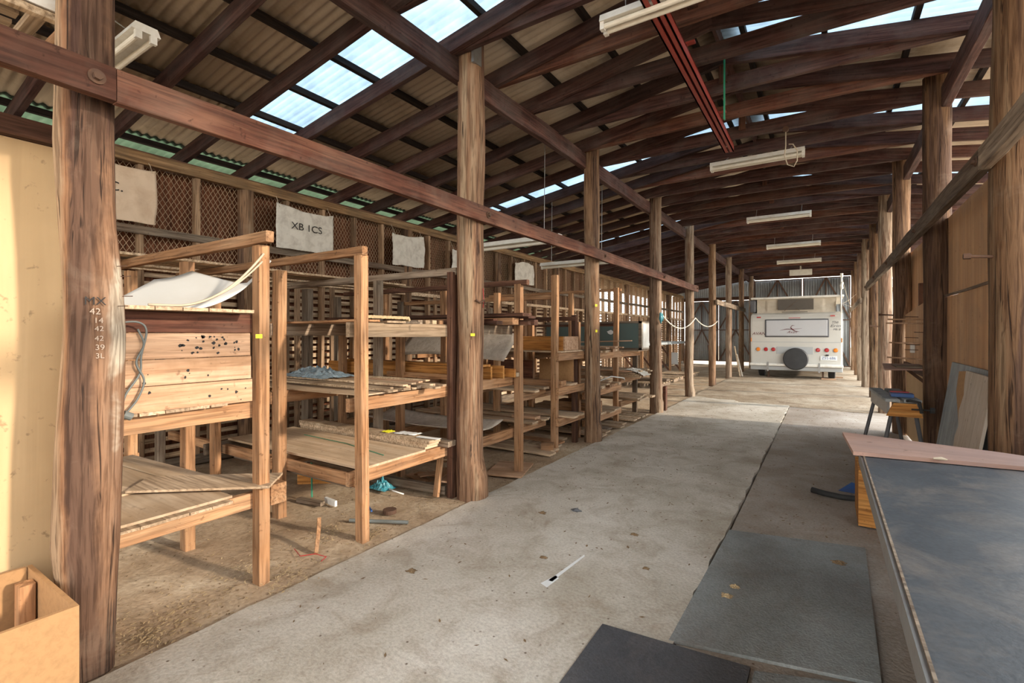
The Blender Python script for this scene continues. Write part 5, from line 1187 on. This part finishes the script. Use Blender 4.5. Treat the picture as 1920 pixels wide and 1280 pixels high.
def leafy(x, y, r, mat, nm, lb, cat='leaf', z=0.0):
    s = MB(); sd2 = R.random() * 50
    s.grid(lambda u, v_: (x + r * (u - .5) * 2 * (.6 + .5 * noise.noise(V((v_ * 4, sd2, 0)))), y + r * (v_ - .5) * 1.3 * (.7 + .5 * noise.noise(V((u * 4, sd2, 3)))), z + .002 + r * .45 * math.sin(PI * u) * math.sin(PI * v_) * (.3 + abs(noise.noise(V((u * 6, v_ * 6, sd2)))))), 10, 8)
    return tag(s.build(nm, mat, solid=.001), lb, cat)
leafy(-1.78, 3.18, .045, 'leaf', 'dry_leaf', 'brown crumpled leaf on the slab, left of the dark green clod')
leafy(-1.59, 3.36, .06, 'zip', 'clod', 'dark greenish clod on the middle of the pale slab', 'clod')
leafy(-1.97, 2.0, .04, 'leaf', 'dry_leaf', 'brown leaf on the slab nearest the bottom left')
leafy(-1.07, 3.17, .04, 'leaf', 'dry_leaf', 'brown leaf on the slab right of the white scratch')
leafy(-1.42, 2.55, .035, 'leaf', 'dry_leaf', 'small brown leaf beside the white scratch on the slab')
leafy(-.86, 2.75, .03, 'leaf', 'dry_leaf', 'tiny leaf on the slab near the grey floor sheet')
leafy(.07, 3.42, .05, 'leaf', 'dry_leaf', 'curled leaf on the grey floor sheet', z=.004)
leafy(-.40, 2.80, .04, 'straw', 'dry_leaf', 'tan leaf on the left half of the grey floor sheet', z=.004)
leafy(-.42, 2.68, .04, 'straw', 'dry_leaf', 'second tan leaf on the grey floor sheet, nearer the camera', z=.004)
s = MB(); s.add([(-1.27, 2.33, .001), (-1.245, 2.33, .001), (-1.22, 2.70, .001), (-1.232, 2.72, .001)], [(0, 1, 2, 3)]); s.add([(-1.29, 2.28, .001), (-1.24, 2.26, .001), (-1.23, 2.38, .001), (-1.26, 2.40, .001)], [(0, 1, 2, 3)])
o = s.build('plaster_streak', 'paper'); tag(o, 'thin white streak on the middle of the pale slab', 'streak')
def litter(nm, mat, lb, cat, n_, area, size, zf):
    s = MB()
    for _ in range(n_):
        x, y = area(); r = R.uniform(*size); a = R.uniform(0, PI); z = zf(x, y)
        dx, dy = math.cos(a) * r, math.sin(a) * r; w_ = r * R.uniform(.2, .6)
        s.add([(x - dx, y - dy, z), (x + dy * w_ / r, y - dx * w_ / r, z + .002), (x + dx, y + dy, z + R.uniform(0, .006)), (x - dy * w_ / r, y + dx * w_ / r, z + .002)], [(0, 1, 2, 3)])
    return tag(s.build(nm, mat, solid=.0008), lb, cat, kind='stuff')
def nearrack():
    while True:
        x = -2.4 - abs(R.gauss(0, .9)); y = R.uniform(.7, 9)
        if x > -5.3: return x, y
litter('wood_chips', 'straw', 'pale wood chips scattered over the dirt under the racks', 'wood chips', 2600, nearrack, (.003, .010), lambda x, y: hdirt(x, y) + .002)
litter('dark_litter', 'leaf', 'dark bark crumbs and leaf bits over the dirt under the racks', 'litter', 2600, nearrack, (.003, .010), lambda x, y: hdirt(x, y) + .002)
litter('floor_crumbs', 'leaf', 'dark crumbs and leaf bits scattered over the concrete slabs', 'litter', 900, lambda: (R.uniform(-2.35, .75), R.uniform(.8, 10.2) if R.random() < .5 else R.uniform(3.5, 11)), (.004, .016), lambda x, y: .001 if x < -.57 else (-.011))
def heap():
    c = R.choice([(-2.5, 1.55, .16), (-2.75, 1.5, .2), (-2.6, 1.1, .2), (-2.55, .95, .12), (-2.55, 2.2, .12), (-2.8, 2.1, .15), (-2.5, 4.9, .2)]); return R.gauss(c[0], c[2] * .5), R.gauss(c[1], c[2] * .5)
litter('straw_litter', 'straw', 'straw and shavings gathered round the first frame foot', 'litter', 800, heap, (.004, .013), lambda x, y: (hdirt(x, y) if x < -2.4 else .0) + R.uniform(.002, .02))
